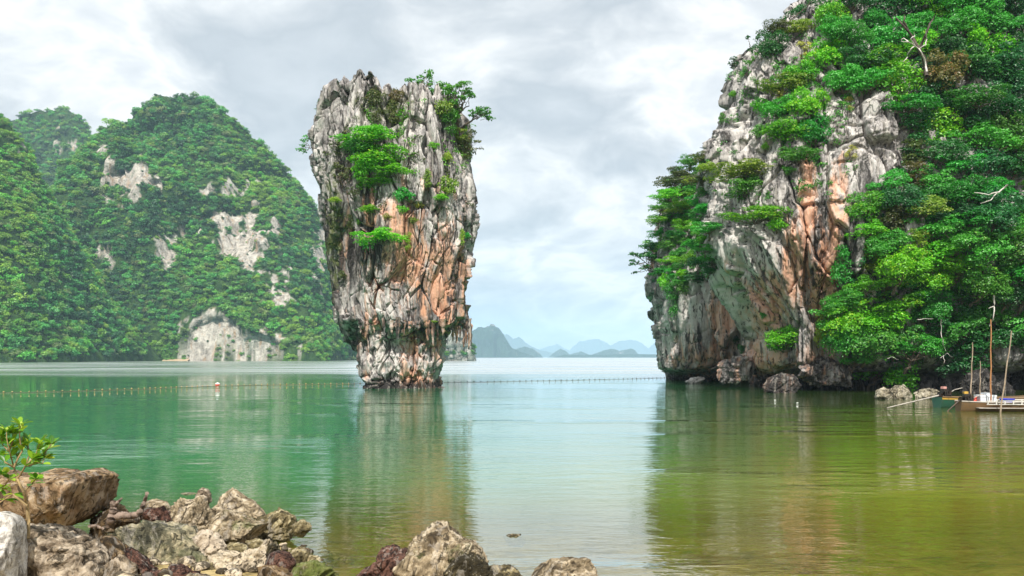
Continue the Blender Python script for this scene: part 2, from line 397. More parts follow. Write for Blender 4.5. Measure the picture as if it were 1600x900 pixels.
rkA = [(185, 285, 30, 26, 1), (212, 268, 26, 20, 1), (240, 290, 20, 12, .8), (350, 345, 42, 22, .95), (385, 365, 38, 36, 1), (405, 395, 25, 25, .85), (285, 365, 16, 14, .8), (255, 395, 14, 20, .8), (330, 300, 14, 10, .7), (370, 295, 30, 14, .7), (438, 462, 16, 26, .9), (500, 400, 12, 46, .95), (335, 525, 40, 28, 1.7), (380, 548, 60, 24, 1.8), (320, 550, 36, 20, 1.6), (167, 400, 12, 16, .7), (163, 240, 10, 10, .7), (237, 540, 8, 14, .8), (445, 425, 10, 8, .7)]
HILLS.append(('A',) + hill('hill', silA, 560, 452, -420, -88, 330, 210, 3, .60, rkA))
silC = [(-260, 60), (-120, 120), (-40, 150), (0, 170), (20, 186), (38, 222), (55, 262), (78, 318), (100, 366), (125, 425), (150, 480), (172, 530), (185, 560)]
rkC = [(5, 552, 22, 16, 1), (38, 205, 6, 10, .7), (30, 225, 6, 12, .6)]
HILLS.append(('C',) + hill('hill', silC, 400, 322, -330, -170, 200, 170, 21, .60, rkC, back=90))
silB = [(-260, 230), (-100, 200), (-20, 192), (20, 188), (45, 178), (72, 173), (110, 172), (128, 182), (140, 204), (147, 222), (165, 262), (200, 330), (260, 420)]
rkB = [(95, 215, 12, 14, 1), (100, 228, 16, 8, .8)]
HILLS.append(('B',) + hill('hill', silB, 840, 720, -640, -330, 170, 110, 41, .55, rkB, back=150))
labs = {'A': 'tall forested karst hill with bare white rock patches across the bay', 'C': 'green hillside at the left edge of the bay', 'B': 'rounded forested hill behind the gap at the left'}
for hname, me, V, rock, Fq in HILLS:
    o = link('hill', me, M['hill']); tag(o, labs[hname], kind='structure')

# a narrow strip of sand along the foot of the far hill
def ribbon(pts, w, z0, z1):
    V = []; 
    for x, y in pts: V += [(x, y - w, z0), (x, y, z1), (x, y + w, z1 + .5)]
    n = len(pts); f = []
    for i in range(n - 1):
        for k in range(2): a = i * 3 + k; f.append((a, a + 3, a + 4, a + 1))
    return np.array(V, float), np.array(f)
pts = [(-300 + i * 4.5, 450.5 + 1.6 * math.sin(i * .7) + 1.1 * math.sin(i * 1.9)) for i in range(31)]
V, f = ribbon(pts, 2.2, -.3, .55)
m, t = new_mat('far_sand'); t.n('ShaderNodeOutputMaterial', {0: t.n('ShaderNodeBsdfDiffuse', {0: t.mix(t.noise(t.n('ShaderNodeNewGeometry').outputs['Position'], .3, 5, .6), c4(.30, .20, .12), c4(.55, .44, .30))}).outputs[0]})
M['sand'] = m
tag(link('beach', mesh_np('beach', V, f), M['sand']), 'thin strip of pale sand under the far forested hill', kind='structure')

# ------------------------------------------------------------------ distant karst
def ridge(name, sil, Y, depth, seed, mat, label):
    Y = Y * 1.5; depth = depth * 1.5
    xs = np.array([(p - 800) / F * Y for p, q in sil]); zs = np.array([EYE + (HZ - q) / F * Y for p, q in sil])
    nx, ny = 240, 30
    gx, gt = np.meshgrid(np.linspace(xs[0], xs[-1], nx), np.linspace(-1, 1, ny))
    x = gx.ravel(); tt = gt.ravel()
    H = np.interp(x, xs, zs); p = np.stack([x, tt * depth, 0 * x], 1)
    H = H * (1 + .07 * fbm(p / (depth * .12), seed, 4))
    z = H * (1 - np.abs(tt) ** 2.2) - 1
    y = Y + tt * depth * (.5 + .5 * H / max(zs)) + depth * .22 * fbm(np.stack([x / depth * 3, z / depth * 2, 0 * x], 1), seed + 3, 4)
    V = np.stack([x, y, z], 1)
    o = link(name, mesh_np(name, V, grid_faces(nx, ny)), mat); tag(o, label, kind='structure'); return o
m, t = new_mat('distant_karst')
pos = t.n('ShaderNodeNewGeometry').outputs['Position']
st = t.noise(t.mapping(pos, scale=(.02, .02, .006)), 1, 8, .65)
sp = t.n('ShaderNodeSeparateXYZ', {0: t.n('ShaderNodeNewGeometry').outputs['Normal']})
col = t.mix(t.map(st, .60, .68), c4(.025, .055, .03), c4(.22, .21, .19))
bp = t.n('ShaderNodeBump', {'Height': st, 'Distance': 30})
t.n('ShaderNodeOutputMaterial', {0: t.n('ShaderNodeBsdfDiffuse', {0: col, 'Normal': bp.outputs[0]}).outputs[0]})
M['karst'] = m
ridge('hill', [(700, 556), (715, 535), (728, 524), (738, 517), (748, 514), (758, 512), (765, 509), (772, 508), (782, 517), (790, 530), (800, 543), (812, 549), (835, 556), (840, 560)], 2100, 130, 5, M['karst'], 'nearest blue karst peak on the horizon beside the rock pillar')
ridge('hill', [(795, 556), (808, 545), (820, 542), (832, 545), (842, 551), (850, 560)], 2500, 60, 8, M['karst'], 'small dark karst knob right of the blue peak')
ridge('hill', [(855, 560), (868, 549), (876, 545), (884, 549), (890, 554), (900, 551), (908, 549), (918, 553), (930, 560)], 2900, 60, 9, M['karst'], 'two small round islets standing together on the horizon')
ridge('hill', [(915, 560), (928, 553), (942, 548), (955, 545), (965, 547), (970, 556), (975, 560)], 2700, 50, 10, M['karst'], 'small humped islet in the middle of the horizon')
ridge('hill', [(952, 560), (960, 552), (972, 547), (985, 545), (992, 547), (997, 555), (1002, 560)], 2700, 50, 12, M['karst'], 'small flat topped islet left of the cliff on the horizon')
ridge('hill', [(770, 556), (785, 522), (792, 521), (802, 530), (812, 528), (825, 538), (845, 548), (870, 552), (930, 556), (940, 560)], 4600, 220, 13, M['karst'], 'faint pointed mountain range behind the blue karst peak')
ridge('hill', [(820, 560), (840, 547), (870, 538), (890, 548), (905, 534), (935, 530), (952, 540), (965, 535), (985, 531), (1000, 536), (1012, 545), (1030, 530), (1050, 526), (1080, 528), (1120, 540), (1160, 560)], 6200, 300, 14, M['karst'], 'palest blue mountain range on the far horizon')
ridge('hill', [(860, 560), (880, 554), (940, 554), (980, 553), (1040, 553.4), (1100, 553), (1200, 554), (1230, 560)], 2300, 90, 15, M['karst'], 'low dark mangrove shore along the horizon')

# ------------------------------------------------------------------ lofted rock masses
def loft(rows, nth, nz, ex, seed, disp, top=None, front_bias=0.62, cap_rows=60, z_rows=None, zjit=0.0):
    """rows: (z, xl, xr, yf, yb). Returns V, quads. Dense on the side that faces -Y."""
    rows = sorted(rows)
    z0, z1 = rows[0][0], rows[-1][0]
    u = np.linspace(0, 1, nth, endpoint=False)
    th = 2 * math.pi * u + front_bias * np.sin(2 * math.pi * u) * 1.0
    th = th + math.pi / 2 + 0 * u           # u = 0 at the back, dense where sin(th) < 0
    zz = np.linspace(z0, z1, nz)
    Zw = np.repeat(zz, nth); T = np.tile(th, nz)
    Zj = Zw + zjit * (fbm(np.stack([np.cos(T) * 1.6, np.sin(T) * 1.6, Zw * .25], 1), seed + 91, 3)) * sstep(-.5, 1.2, Zw)
    g = lambda col: ease_table(rows, Zj, col)
    xl, xr, yf, yb = g(1), g(2), g(3), g(4)
    cx = (xl + xr) / 2; ax = (xr - xl) / 2; cyy = (yf + yb) / 2; ay = (yb - yf) / 2
    c, s = np.cos(T), np.sin(T)
    X = cx + ax * np.sign(c) * np.abs(c) ** (2 / ex); Yv = cyy + ay * np.sign(s) * np.abs(s) ** (2 / ex)
    Nn = np.stack([c / np.maximum(ax, .1), s / np.maximum(ay, .1), 0 * c], 1); Nn /= np.linalg.norm(Nn, axis=1)[:, None]
    base = np.stack([X, Yv, Zw], 1)
    # cap
    rim = base[-nth:]; cc = np.array([cx[-1], cyy[-1], z1]); caps = []; cn = []
    for k in range(1, cap_rows + 1):
        s_ = 1 - (k / cap_rows)
        q = cc + (rim - cc) * max(s_, .002); caps.append(q)
        e = math.sin(math.pi / 2 * min(1, k / 5)); cn.append(Nn[-nth:] * (1 - e) + np.array([0, 0, e]))
    base = np.concatenate([base] + caps); Nn = np.concatenate([Nn] + cn)
    rows_n = nz + cap_rows
    if top is not None:
        wgt = sstep(z0 + (z1 - z0) * .62, z1, base[:, 2])
        base = base + np.stack([0 * wgt, 0 * wgt, wgt * top(base)], 1)
    V = base + disp(base, Nn)
    return V, grid_faces(nth, rows_n, True)
def limestone_disp(seed, amp=1.0, flute=1.0, shear=None, big=(2.3, 2.3, 7.0), undulate=0.5, upk=0.25):
    def f(base, N):
        q = base.copy()
        if shear is not None: q[:, 0] = q[:, 0] + shear(base)
        wv = np.stack([fbm(q / 3.1, seed + 50, 3), fbm(q / 3.1, seed + 60, 3), fbm(q / 4.0, seed + 70, 2)], 1)
        q1 = q + wv * np.array([.26, .26, .5])
        d = undulate * fbm(q / np.array([3.5, 3.5, 8]), seed, 2)
        calm = sstep(-.25, .35, vnoise(q / np.array([2.6, 2.6, 5]), seed + 44))          # smooth flowstone here, broken rock there
        bil = lambda fx, fz, sd, pw=.8: np.abs(vnoise(q1 * np.array([fx, fx, fz]), sd)) ** pw
        d += flute * .62 * (bil(.60, .055, seed + 20, .55) - .45)
        d += flute * .40 * (bil(1.45, .12, seed + 21, .55) - .45)
        d += flute * .13 * (bil(3.6, .33, seed + 22, .6) - .4)
        d += chisel(q1, big, seed + 1, 0.72, .46, .75, .06)
        d += chisel(q1 + 3.3, (big[0] * .42, big[1] * .42, big[2] * .36), seed + 5, .30, .22, .30, .075) * (.35 + .65 * calm)
        d += chisel(q1 + 7.1, (.42, .42, 1.1), seed + 9, .13, .09, .12, .10) * (.2 + .8 * calm)
        d += .035 * ridged(q1 * np.array([4.5, 4.5, 2.0]), seed + 23, 3) * (.3 + .7 * calm) + .015 * fbm(q * 9, seed + 25, 2)
        d = d - .22
        n = N + np.array([0, 0, upk]) * vnoise(q1 * 1.3, seed + 33)[:, None]
        return n * (d * amp)[:, None]
    return f
def spike_top(hfun, seed, blade=(.9, .7), hh=1.5):
    def f(b):
        q = b * np.array([1 / blade[0], 1 / blade[1], 0]) + np.array([0, 0, .5])
        q = q + .35 * np.stack([vnoise(b * .9, seed), vnoise(b * .9, seed + 3), 0 * b[:, 0]], 1)
        f1, f2, h, v = voro(q, seed)
        sp = (.25 + .75 * h) * np.clip(1.2 - 1.1 * f1 + .25 * vnoise(b * 3.1, seed + 5), 0, 1) ** .8 * np.clip((f2 - f1) * 4, 0, 1) ** .5
        q2 = b * np.array([2.6, 2.6, 0]) + .5
        g1, g2, gh, _ = voro(q2, seed + 8)
        return hfun(b) + hh * sp + .38 * gh * np.clip(1.1 - 1.3 * g1, 0, 1)
    return f

# --- the rock pillar
YC = 58.5
prof = [  # py, left px, right px, front half depth, back half depth
    (640, 560, 690, 2.6, 2.4), (611, 567, 685, 2.75, 2.4), (603, 567, 684, 2.75, 2.4), (599.5, 571, 681, 2.35, 2.2), (596, 572, 681, 2.3, 2.2), (590, 566, 683, 2.55, 2.3), (582, 560, 688, 2.75, 2.4),
    (570, 556, 693, 2.7, 2.5), (558, 555, 697, 2.45, 2.5), (548, 551, 702, 2.2, 2.6), (535, 545, 706, 2.35, 2.7), (524, 541, 712, 2.7, 2.9), (514, 537, 725, 3.0, 3.1), (503, 533, 731, 3.4, 3.3),
    (488, 526, 732, 3.4, 3.5), (465, 519, 732, 3.35, 3.7), (430, 513, 734, 3.5, 3.9), (400, 511, 738, 3.7, 4.0), (360, 512, 744, 3.9, 4.0), (330, 511, 746, 4.0, 4.0), (300, 507, 744, 4.0, 4.0),
    (260, 497, 739, 3.9, 4.0), (240, 493, 736, 3.85, 4.0), (215, 494, 732, 3.7, 3.9), (190, 497, 730, 3.5, 3.7), (172, 501, 727, 3.3, 3.4), (160, 505, 722, 3.0, 3.1)]
rows = []
for py_, l, r, f_, b_ in prof:
    rows.append((EYE + (HZ - py_) / F * YC, (l - 800) / F * YC, (r - 800) / F * YC, YC - f_, YC + b_))
ztop = [(500, 168), (510, 150), (525, 143), (545, 140), (560, 139), (570, 134), (583, 128), (597, 138), (607, 150), (612, 140), (622, 147), (640, 140), (665, 142), (690, 146), (705, 152), (720, 170)]
ztx = [((a - 800) / F * YC, EYE + (HZ - b) / F * YC) for a, b in ztop]
znom = EYE + (HZ - 160) / F * YC
def hf(b): return np.interp(b[:, 0], [a for a, _ in ztx], [z for _, z in ztx]) - znom - .80
pil_disp = limestone_disp(101, .92, 1.15, big=(1.6, 1.6, 6.6))
def pd(b, N):
    d = pil_disp(b, N)
    # knobs and drips round the overhang, calmer in the big rust coloured scar
    low = sstep(EYE + (HZ - 500) / F * YC, EYE + (HZ - 530) / F * YC, b[:, 2])
    kn = chisel(b + 2.2, (.55, .55, 1.5), 400, .34, .12, .22, .12) + .22 * np.abs(vnoise(b * np.array([2.2, 2.2, .5]), 405)) - .30 + .15 * ridged(b * np.array([2.6, 2.6, .9]), 402, 2)
    scar = blobs(b, [(655, 430, 48, 60, 1), (600, 440, 26, 45, .8)]) * (N[:, 1] < -.2)
    return d * (1 - .45 * low - .35 * scar)[:, None] + N * (kn * low * .75 - .35 * scar)[:, None]
V, Fq = loft(rows, 570, 440, 2.5, 101, pd, spike_top(hf, 77, (.95, .8), .95), cap_rows=70, zjit=1.0)
rust = blobs(V, [(640, 440, 125, 190, .72), (662, 430, 56, 84, 1.25), (607, 440, 46, 70, 1.0), (655, 350, 22, 50, .8), (640, 478, 80, 34, .85), (610, 545, 60, 45, .45), (625, 587, 70, 18, .9), (730, 350, 16, 60, .5), (735, 500, 14, 50, .5), (535, 410, 10, 70, .45), (568, 325, 12, 15, .6), (700, 560, 30, 40, .6)]) * np.clip(.62 + .75 * fbm(V / np.array([1.1, 1.1, 2.6]), 640, 3), .34, 1.15)
dark = blobs(V, [(518, 400, 18, 110, .8), (575, 395, 38, 60, .6), (645, 515, 80, 14, .15), (625, 603, 90, 8, 1.5), (700, 400, 25, 70, .45), (560, 540, 18, 50, .6)])  # dark runs, plus shade of the left side and undercuts put into the colour
pale = blobs(V, [(640, 240, 50, 110, .3), (540, 210, 50, 60, .1), (690, 370, 26, 60, .6), (575, 440, 14, 40, .5), (625, 560, 70, 30, .4)]) * 1.0
alg = blobs(V, [(520, 360, 14, 120, .6), (600, 170, 60, 30, .5)]) + .08
pillar = link('rock_pillar', mesh_np('rock_pillar', V, Fq, True, {'rust': rust, 'dark': dark, 'pale': pale, 'algae': alg}), M['limestone'])
tag(pillar, 'tall top heavy limestone pillar with orange stains standing alone in the bay', 'rock pillar')
BV = {'pillar': BVHTree.FromPolygons([tuple(v) for v in V], [tuple(int(i) for i in f) for f in Fq])}

# --- the cliff on the right
cliff = thing('limestone_cliff', 'sheer grey and rust streaked limestone cliff with jungle on the right', 'cliff', (22, 55, 0))
CL = (22, 55, 0)
def cliff_part(name, V, Fq, rust=(), dark=(), pale=(), alg=(), lab=None):
    A = {'rust': blobs(V, rust), 'dark': blobs(V, dark), 'pale': blobs(V, pale), 'algae': blobs(V, alg) * .6}
    BV[name] = BVHTree.FromPolygons([tuple(v) for v in V], [tuple(int(i) for i in f) for f in Fq])
    me = mesh_np(name, V - np.array(CL), Fq, True, A)
    o = link(name, me, M['limestone'], cliff)
    if lab: o['label'] = lab
    return o
def T(Y, tab):   # (py, left px, right X, front Y, back Y)
    return [(EYE + (HZ - a) / F * Y, (b - 800) / F * Y, c, d, e) for a, b, c, d, e in tab]
main_rows = T(57, [(650, 1205, 33, 56, 66), (610, 1205, 33, 56, 66), (588, 1200, 33, 56.4, 66), (578, 1192, 33, 53.0, 66), (570, 1184, 33, 51.4, 66), (556, 1182, 33, 50.9, 66), (520, 1178, 33, 51.0, 66), (470, 1150, 33, 50.4, 66), (430, 1128, 33, 49.8, 66), (385, 1110, 33, 49.5, 66),
                   (340, 1106, 33, 50, 66), (290, 1106, 33, 50.6, 66), (240, 1112, 33, 51.4, 66), (215, 1124, 33, 52, 66), (185, 1140, 33, 52.4, 66), (150, 1150, 33, 53, 66), (110, 1156, 34, 53.8, 66), (85, 1166, 34, 54.4, 67),
                   (65, 1182, 35, 55, 67), (45, 1212, 35, 55.5, 68), (20, 1250, 36, 56, 69), (0, 1272, 36, 57, 70), (-40, 1300, 36, 58.5, 70), (-90, 1350, 36, 60, 70)])
def shear(b):
    k = b[:, 0] / b[:, 1] * F + 800
    return -.85 * np.clip(11 - b[:, 2], 0, 12) * sstep(1290, 1200, k)
md = limestone_disp(210, 1.0, 1.1, shear, big=(2.2, 2.2, 6.5))
V, Fq = loft(main_rows, 650, 460, 2.9, 210, md, spike_top(lambda b: 0 * b[:, 0], 90, (1, .9), 1.8), cap_rows=30, front_bias=.7)
cliff_part('main_buttress', V, Fq,
    rust=[(1262, 330, 15, 95, 1), (1303, 345, 12, 90, .9), (1245, 410, 30, 80, .8), (1290, 450, 30, 100, .9), (1318, 300, 12, 70, .6), (1200, 480, 40, 70, .75), (1150, 430, 30, 40, .4), (1190, 560, 60, 40, .7), (1285, 560, 60, 40, .45), (1330, 500, 25, 60, .5)],
    dark=[(1280, 400, 12, 90, .7), (1230, 300, 14, 60, .5), (1340, 400, 20, 100, .7), (1240, 600, 160, 12, 1.3), (1200, 420, 40, 50, .3)],  # the wide low blob puts the sea notch's shade into the colour
    pale=[(1170, 430, 60, 80, 1.3), (1220, 380, 20, 80, .5), (1130, 300, 30, 80, .5), (1180, 180, 50, 90, .35), (1315, 250, 30, 100, .4), (1195, 540, 40, 50, .5)], alg=[(1290, 520, 60, 50, .6)])  # first blob: cream flowstone, painted lighter still for the sunlight it lacks
rear_rows = T(75, [(640, 1056, 36, 75, 86), (597, 1054, 36, 75, 86), (587, 1050, 36, 73.5, 86), (576, 1040, 36, 69.2, 86), (555, 1038, 36, 68.4, 86), (520, 1036, 36, 68, 86), (480, 1030, 36, 68, 86), (450, 1022, 36, 68.2, 86), (425, 1020, 36, 68.6, 86),
                   (400, 1026, 36, 69.5, 86), (360, 1034, 36, 71, 86), (320, 1046, 36, 73, 86), (285, 1075, 36, 75, 86), (265, 1100, 36, 76, 86)])
V, Fq = loft(rear_rows, 420, 290, 2.6, 310, limestone_disp(310, 1.05, 1.2, None, big=(2.4, 2.4, 5)), spike_top(lambda b: 0 * b[:, 0], 95, (1, .9), 1.2), cap_rows=16, front_bias=.7)
cliff_part('rear_buttress', V, Fq,
    rust=[(1130, 490, 30, 70, .6), (1085, 545, 34, 40, .5), (1110, 560, 60, 34, .6), (1160, 480, 30, 40, .6), (1060, 560, 20, 30, .4)],
    dark=[(1080, 600, 80, 12, 1.2), (1085, 540, 12, 30, .5)], pale=[(1085, 480, 40, 60, .6), (1045, 500, 12, 70, .4), (1160, 540, 30, 50, .7)], alg=[(1050, 440, 30, 60, .5)])  # the wide dark blob lays the shade of the cave foot into the colour
slope_rows = [(-3, 22.5, 95, 54.0, 110), (0, 22.5, 95, 54, 110), (1.3, 22.4, 95, 53.4, 110), (2.6, 20.6, 95, 49.6, 110), (3.2, 20.0, 95, 48.4, 110), (5, 19.8, 95, 47.9, 110), (9, 20.3, 95, 49.0, 110), (14, 21, 95, 51.0, 110), (20, 22.2, 95, 54, 110), (27, 24, 95, 58, 110), (36, 28, 95, 66, 110), (48, 36, 92, 78, 108), (60, 50, 88, 90, 104)]
V, Fq = loft(slope_rows, 440, 280, 3.2, 330, limestone_disp(330, 1.35, 1.0, None, big=(3.0, 3.0, 6)), None, cap_rows=10, front_bias=.78)
cliff_part('jungle_slope', V, Fq, rust=[(1500, 600, 40, 20, .4)], dark=[(1450, 560, 300, 60, .5), (1450, 200, 300, 260, .3)], pale=[(1390, 210, 20, 40, .6)], alg=[(1450, 450, 250, 200, .5)])  # first dark blob paints the sea cave's shade onto the rock
def ray(px_, py_, keys=('main_buttress', 'rear_buttress', 'jungle_slope')):
    d = Vector(((px_ - 800) / F, 1, (HZ - py_) / F)).normalized(); best = None
    for k in keys:
        h = BV[k].ray_cast(Vector((0, 0, EYE)), d)
        if h[0] is not None and (best is None or h[3] < best[3]): best = h
    return best
# ------------------------------------------------------------------ foliage
def leaf_mat(name, c1, c2, c3=None, trans=0.42):
    m, t = new_mat(name)
    tint = t.attr('tint'); rnd = t.n('ShaderNodeObjectInfo').outputs['Random']
    col = t.mix(tint, c4(*c1), c4(*c2))
    if c3: col = t.mix(t.map(tint, .86, .95), col, c4(*c3))
    hsv = t.n('ShaderNodeHueSaturation', {'Hue': t.math('ADD', .488, t.math('MULTIPLY', rnd, .024)), 'Saturation': 1.0, 'Value': t.math('ADD', .72, t.math('MULTIPLY', t.math('FRACT', t.math('MULTIPLY', rnd, 7.3)), .56)), 'Color': col})
    d = t.n('ShaderNodeBsdfDiffuse', {0: hsv.outputs[0]})
    tr = t.n('ShaderNodeBsdfTranslucent', {0: t.mix(.5, hsv.outputs[0], c4(.35, .75, .10), 'MULTIPLY')})
    g = t.n('ShaderNodeBsdfGlossy', {0: c4(1, 1, 1), 'Roughness': .42})
    a = t.n('ShaderNodeMixShader', {0: trans, 1: d.outputs[0], 2: tr.outputs[0]})
    b = t.n('ShaderNodeMixShader', {0: .035, 1: a.outputs[0], 2: g.outputs[0]})
    t.n('ShaderNodeOutputMaterial', {0: b.outputs[0]}); return m
LM = {
    'emerald': leaf_mat('emerald_leaves', (.025, .23, .015), (.075, .46, .04), (.18, .60, .12)),
    'bright': leaf_mat('bright_green_leaves', (.07, .38, .008), (.22, .62, .015), (.48, .74, .05)),
    'mid': leaf_mat('mid_green_leaves', (.04, .22, .015), (.12, .38, .035), (.26, .50, .08)),
    'dark': leaf_mat('dark_green_leaves', (.010, .10, .018), (.03, .20, .035), (.08, .30, .07)),
    'yellowish': leaf_mat('yellow_green_leaves', (.16, .32, .02), (.36, .50, .04), (.58, .58, .10)),
    'yellow': leaf_mat('pale_yellow_leaves', (.28, .30, .04), (.50, .46, .09), (.60, .52, .15)),
    'olive': leaf_mat('olive_leaves', (.06, .10, .02), (.15, .19, .04), (.30, .24, .08)),
    'rusty': leaf_mat('bronze_leaves', (.10, .12, .02), (.24, .17, .05), (.38, .17, .07)),
}
def bark(name, a, b):
    m, t = new_mat(name); pos = t.n('ShaderNodeTexCoord').outputs['Object']
    n = t.noise(t.mapping(pos, scale=(3, 3, .8)), 4, 6, .65)
    bp = t.n('ShaderNodeBump', {'Height': n, 'Distance': .03})
    t.n('ShaderNodeOutputMaterial', {0: t.n('ShaderNodeBsdfPrincipled', {'Base Color': t.ramp(n, [(.35, a), (.65, b)]), 'Roughness': .9, 'Normal': bp.outputs[0]}).outputs[0]}); return m
M['bark'] = bark('bark', (.07, .05, .035), (.22, .17, .13))
M['darkbark'] = bark('dark_bark', (.03, .022, .016), (.11, .085, .065))
M['pale_wood'] = bark('bleached_wood', (.42, .38, .33), (.72, .68, .62))
def leafcloud(clumps, s, cov=1.15, seed=0, upper=.72, size_var=.35, aspect=.55):
    """rhombic leaves on the shells of flattened clumps (cx, cy, cz, rx, ry, rz)"""
    rs = np.random.RandomState(seed); VV = []; TT = []
    for cx, cyy, cz, rx, ry, rz in clumps:
        area = 4 * math.pi * ((rx * ry) ** 1.6 / 3 + (rx * rz) ** 1.6 / 3 + (ry * rz) ** 1.6 / 3) ** (1 / 1.6)
        n = max(6, int(area * .75 * cov / (s * s * aspect)))
        d = rs.normal(size=(n, 3)); d /= np.linalg.norm(d, axis=1)[:, None]
        flip = (d[:, 2] < 0) & (rs.rand(n) < upper); d[flip, 2] *= -1
        # ragged shell: sprays stick out, hollows stay in
        lump = .80 + .34 * vnoise(d * 2.6 + cx * 7 + seed, seed + 3)
        p = np.array([cx, cyy, cz]) + d * np.array([rx, ry, rz]) * (lump + .22 * rs.rand(n) ** 2 * np.sign(rs.rand(n) - .35))[:, None]
        nn = d * .8 + np.array([0, 0, .35]) + rs.normal(size=(n, 3)) * .5; nn /= np.linalg.norm(nn, axis=1)[:, None]
        r = rs.normal(size=(n, 3)) + d * .8; a = r - nn * (r * nn).sum(1)[:, None]; a /= np.linalg.norm(a, axis=1)[:, None]
        b = np.cross(nn, a); L = s * (1 + size_var * (rs.rand(n) * 2 - 1))
        a = a * L[:, None]; b = b * (L * aspect)[:, None]
        q = np.stack([p - a * .5, p + b * .5 - a * .05, p + a * .5 - nn * (L * .12)[:, None], p - b * .5 - a * .05], 1)
        VV.append(q.reshape(-1, 3)); base = rs.rand()
        TT.append(np.clip(rs.rand(n) * .75 + base * .25 + .02, 0, 1))
    V = np.concatenate(VV); return V, np.arange(len(V)).reshape(-1, 4), np.concatenate(TT)
def limb(a, b, r0, r1, seed, bend=.18, n=5, seg=5):
    rs = random.Random(seed); a = Vector(a); b = Vector(b); L = (b - a).length; pts = []
    for i in range(n + 1):
        k = i / n; off = Vector((rs.uniform(-1, 1), rs.uniform(-1, 1), rs.uniform(-.6, 1))) * (L * bend * math.sin(math.pi * k) * .6)
        pts.append(a.lerp(b, k) + off)
    return tube(pts, [r0 + (r1 - r0) * i / n for i in range(n + 1)], seg, .2, seed)
def proto_tree(seed, kind):
    """crown about radius 1, root at the origin, leaning out towards -Y like a tree on a rock face"""
    rs = random.Random(seed); cl = []
    if kind == 'dome': K, c, R3, cr, fl = 15, (0, -.55, .75), (.84, .60, .66), (.30, .46), .88
    elif kind == 'layer': K, c, R3, cr, fl = 13, (0, -.6, .8), (.86, .60, .66), (.30, .48), .52
    elif kind == 'bush': K, c, R3, cr, fl = 9, (0, -.35, .35), (.72, .42, .36), (.26, .42), .62
    elif kind == 'spray': K, c, R3, cr, fl = 12, (0, -.4, .45), (.85, .45, .50), (.20, .32), .42
    elif kind == 'drape': K, c, R3, cr, fl = 13, (0, -.35, -.1), (.50, .32, 1.0), (.24, .36), .85
    for k in range(K):
        for _ in range(30):
            d = Vector((rs.gauss(0, 1), rs.gauss(0, 1), rs.gauss(0, 1))).normalized() * (rs.random() ** .45)
            if kind in ('dome', 'layer') and d.z < -.45: continue
            p = (c[0] + d.x * R3[0], c[1] + d.y * R3[1], c[2] + d.z * R3[2]); r = rs.uniform(*cr)
            if all((Vector(p) - Vector(q[:3])).length > .26 for q in cl): break
        cl.append((*p, r, r * .92, r * fl * rs.uniform(.85, 1.15)))
    s = {'dome': .085, 'layer': .085, 'bush': .115, 'spray': .11, 'drape': .095}[kind]
    V, f, T = leafcloud(cl, s, 1.05, seed)
    crown = mesh_np('crown', V, f, False, None, {'tint': T})
    cc = Vector(c); fork = Vector((rs.uniform(-.08, .08), c[1] * .45, c[2] * .45)); parts = [limb((0, .15, -.12), fork, .065, .045, seed, .2)]
    for k, q in enumerate(cl):
        if k % 2 == 0 or kind in ('layer', 'spray'): parts.append(limb(fork, Vector(q[:3]) + Vector((0, .05, -q[5] * .3)), .032, .010, seed + k, .25, 4, 4))
    Vt, ft = join(parts); trunk = mesh_np('trunk', Vt, ft, True)
    return crown, trunk, cc
PROTO = {k: [proto_tree(900 + 31 * i + 7 * j, k) for i in range(n)] for j, (k, n) in enumerate([('dome', 4), ('layer', 4), ('bush', 4), ('spray', 3), ('drape', 3)])}
def plant(name, kind, idx, root, size, mat, label, cat, group, rotz=0.0, tilt=(0, 0), trunk=True):
    """size = half extents (x, y, z) of the crown in metres; root = where it grows"""
    crown, tr, cc = PROTO[kind][idx % len(PROTO[kind])]
    t = thing(name, label, cat, tuple(root), group)
    t.rotation_euler = (tilt[0], tilt[1], rotz); t.scale = tuple(size)
    link('crown', crown, LM[mat], t)
    if trunk: link('trunk', tr, M['bark'], t)
    return t
def at_center(kind, idx, center, size, rotz=0.0):
    cc = PROTO[kind][idx % len(PROTO[kind])][2]
    v = Matrix.Rotation(rotz, 3, 'Z') @ Vector((cc.x * size[0], cc.y * size[1], cc.z * size[2]))
    return Vector(center) - v
def in_poly(x, y, poly):
    c = False; n = len(poly)
    for i in range(n):
        x1, y1 = poly[i]; x2, y2 = poly[(i + 1) % n]
        if (y1 > y) != (y2 > y) and x < (x2 - x1) * (y - y1) / (y2 - y1) + x1: c = not c
    return c
def in_poly_np(x, y, poly):
    c = np.zeros(len(x), bool); n = len(poly)
    for i in range(n):
        x1, y1 = poly[i]; x2, y2 = poly[(i + 1) % n]
        if y1 == y2: continue
        c ^= ((y1 > y) != (y2 > y)) & (x < (x2 - x1) * (y - y1) / (y2 - y1) + x1)
    return c
# first mesh uses get their material slot once, so that each copy can carry its own
for lst in PROTO.values():
    for cr, tr, _ in lst: cr.materials.append(LM['mid']); tr.materials.append(M['bark'])

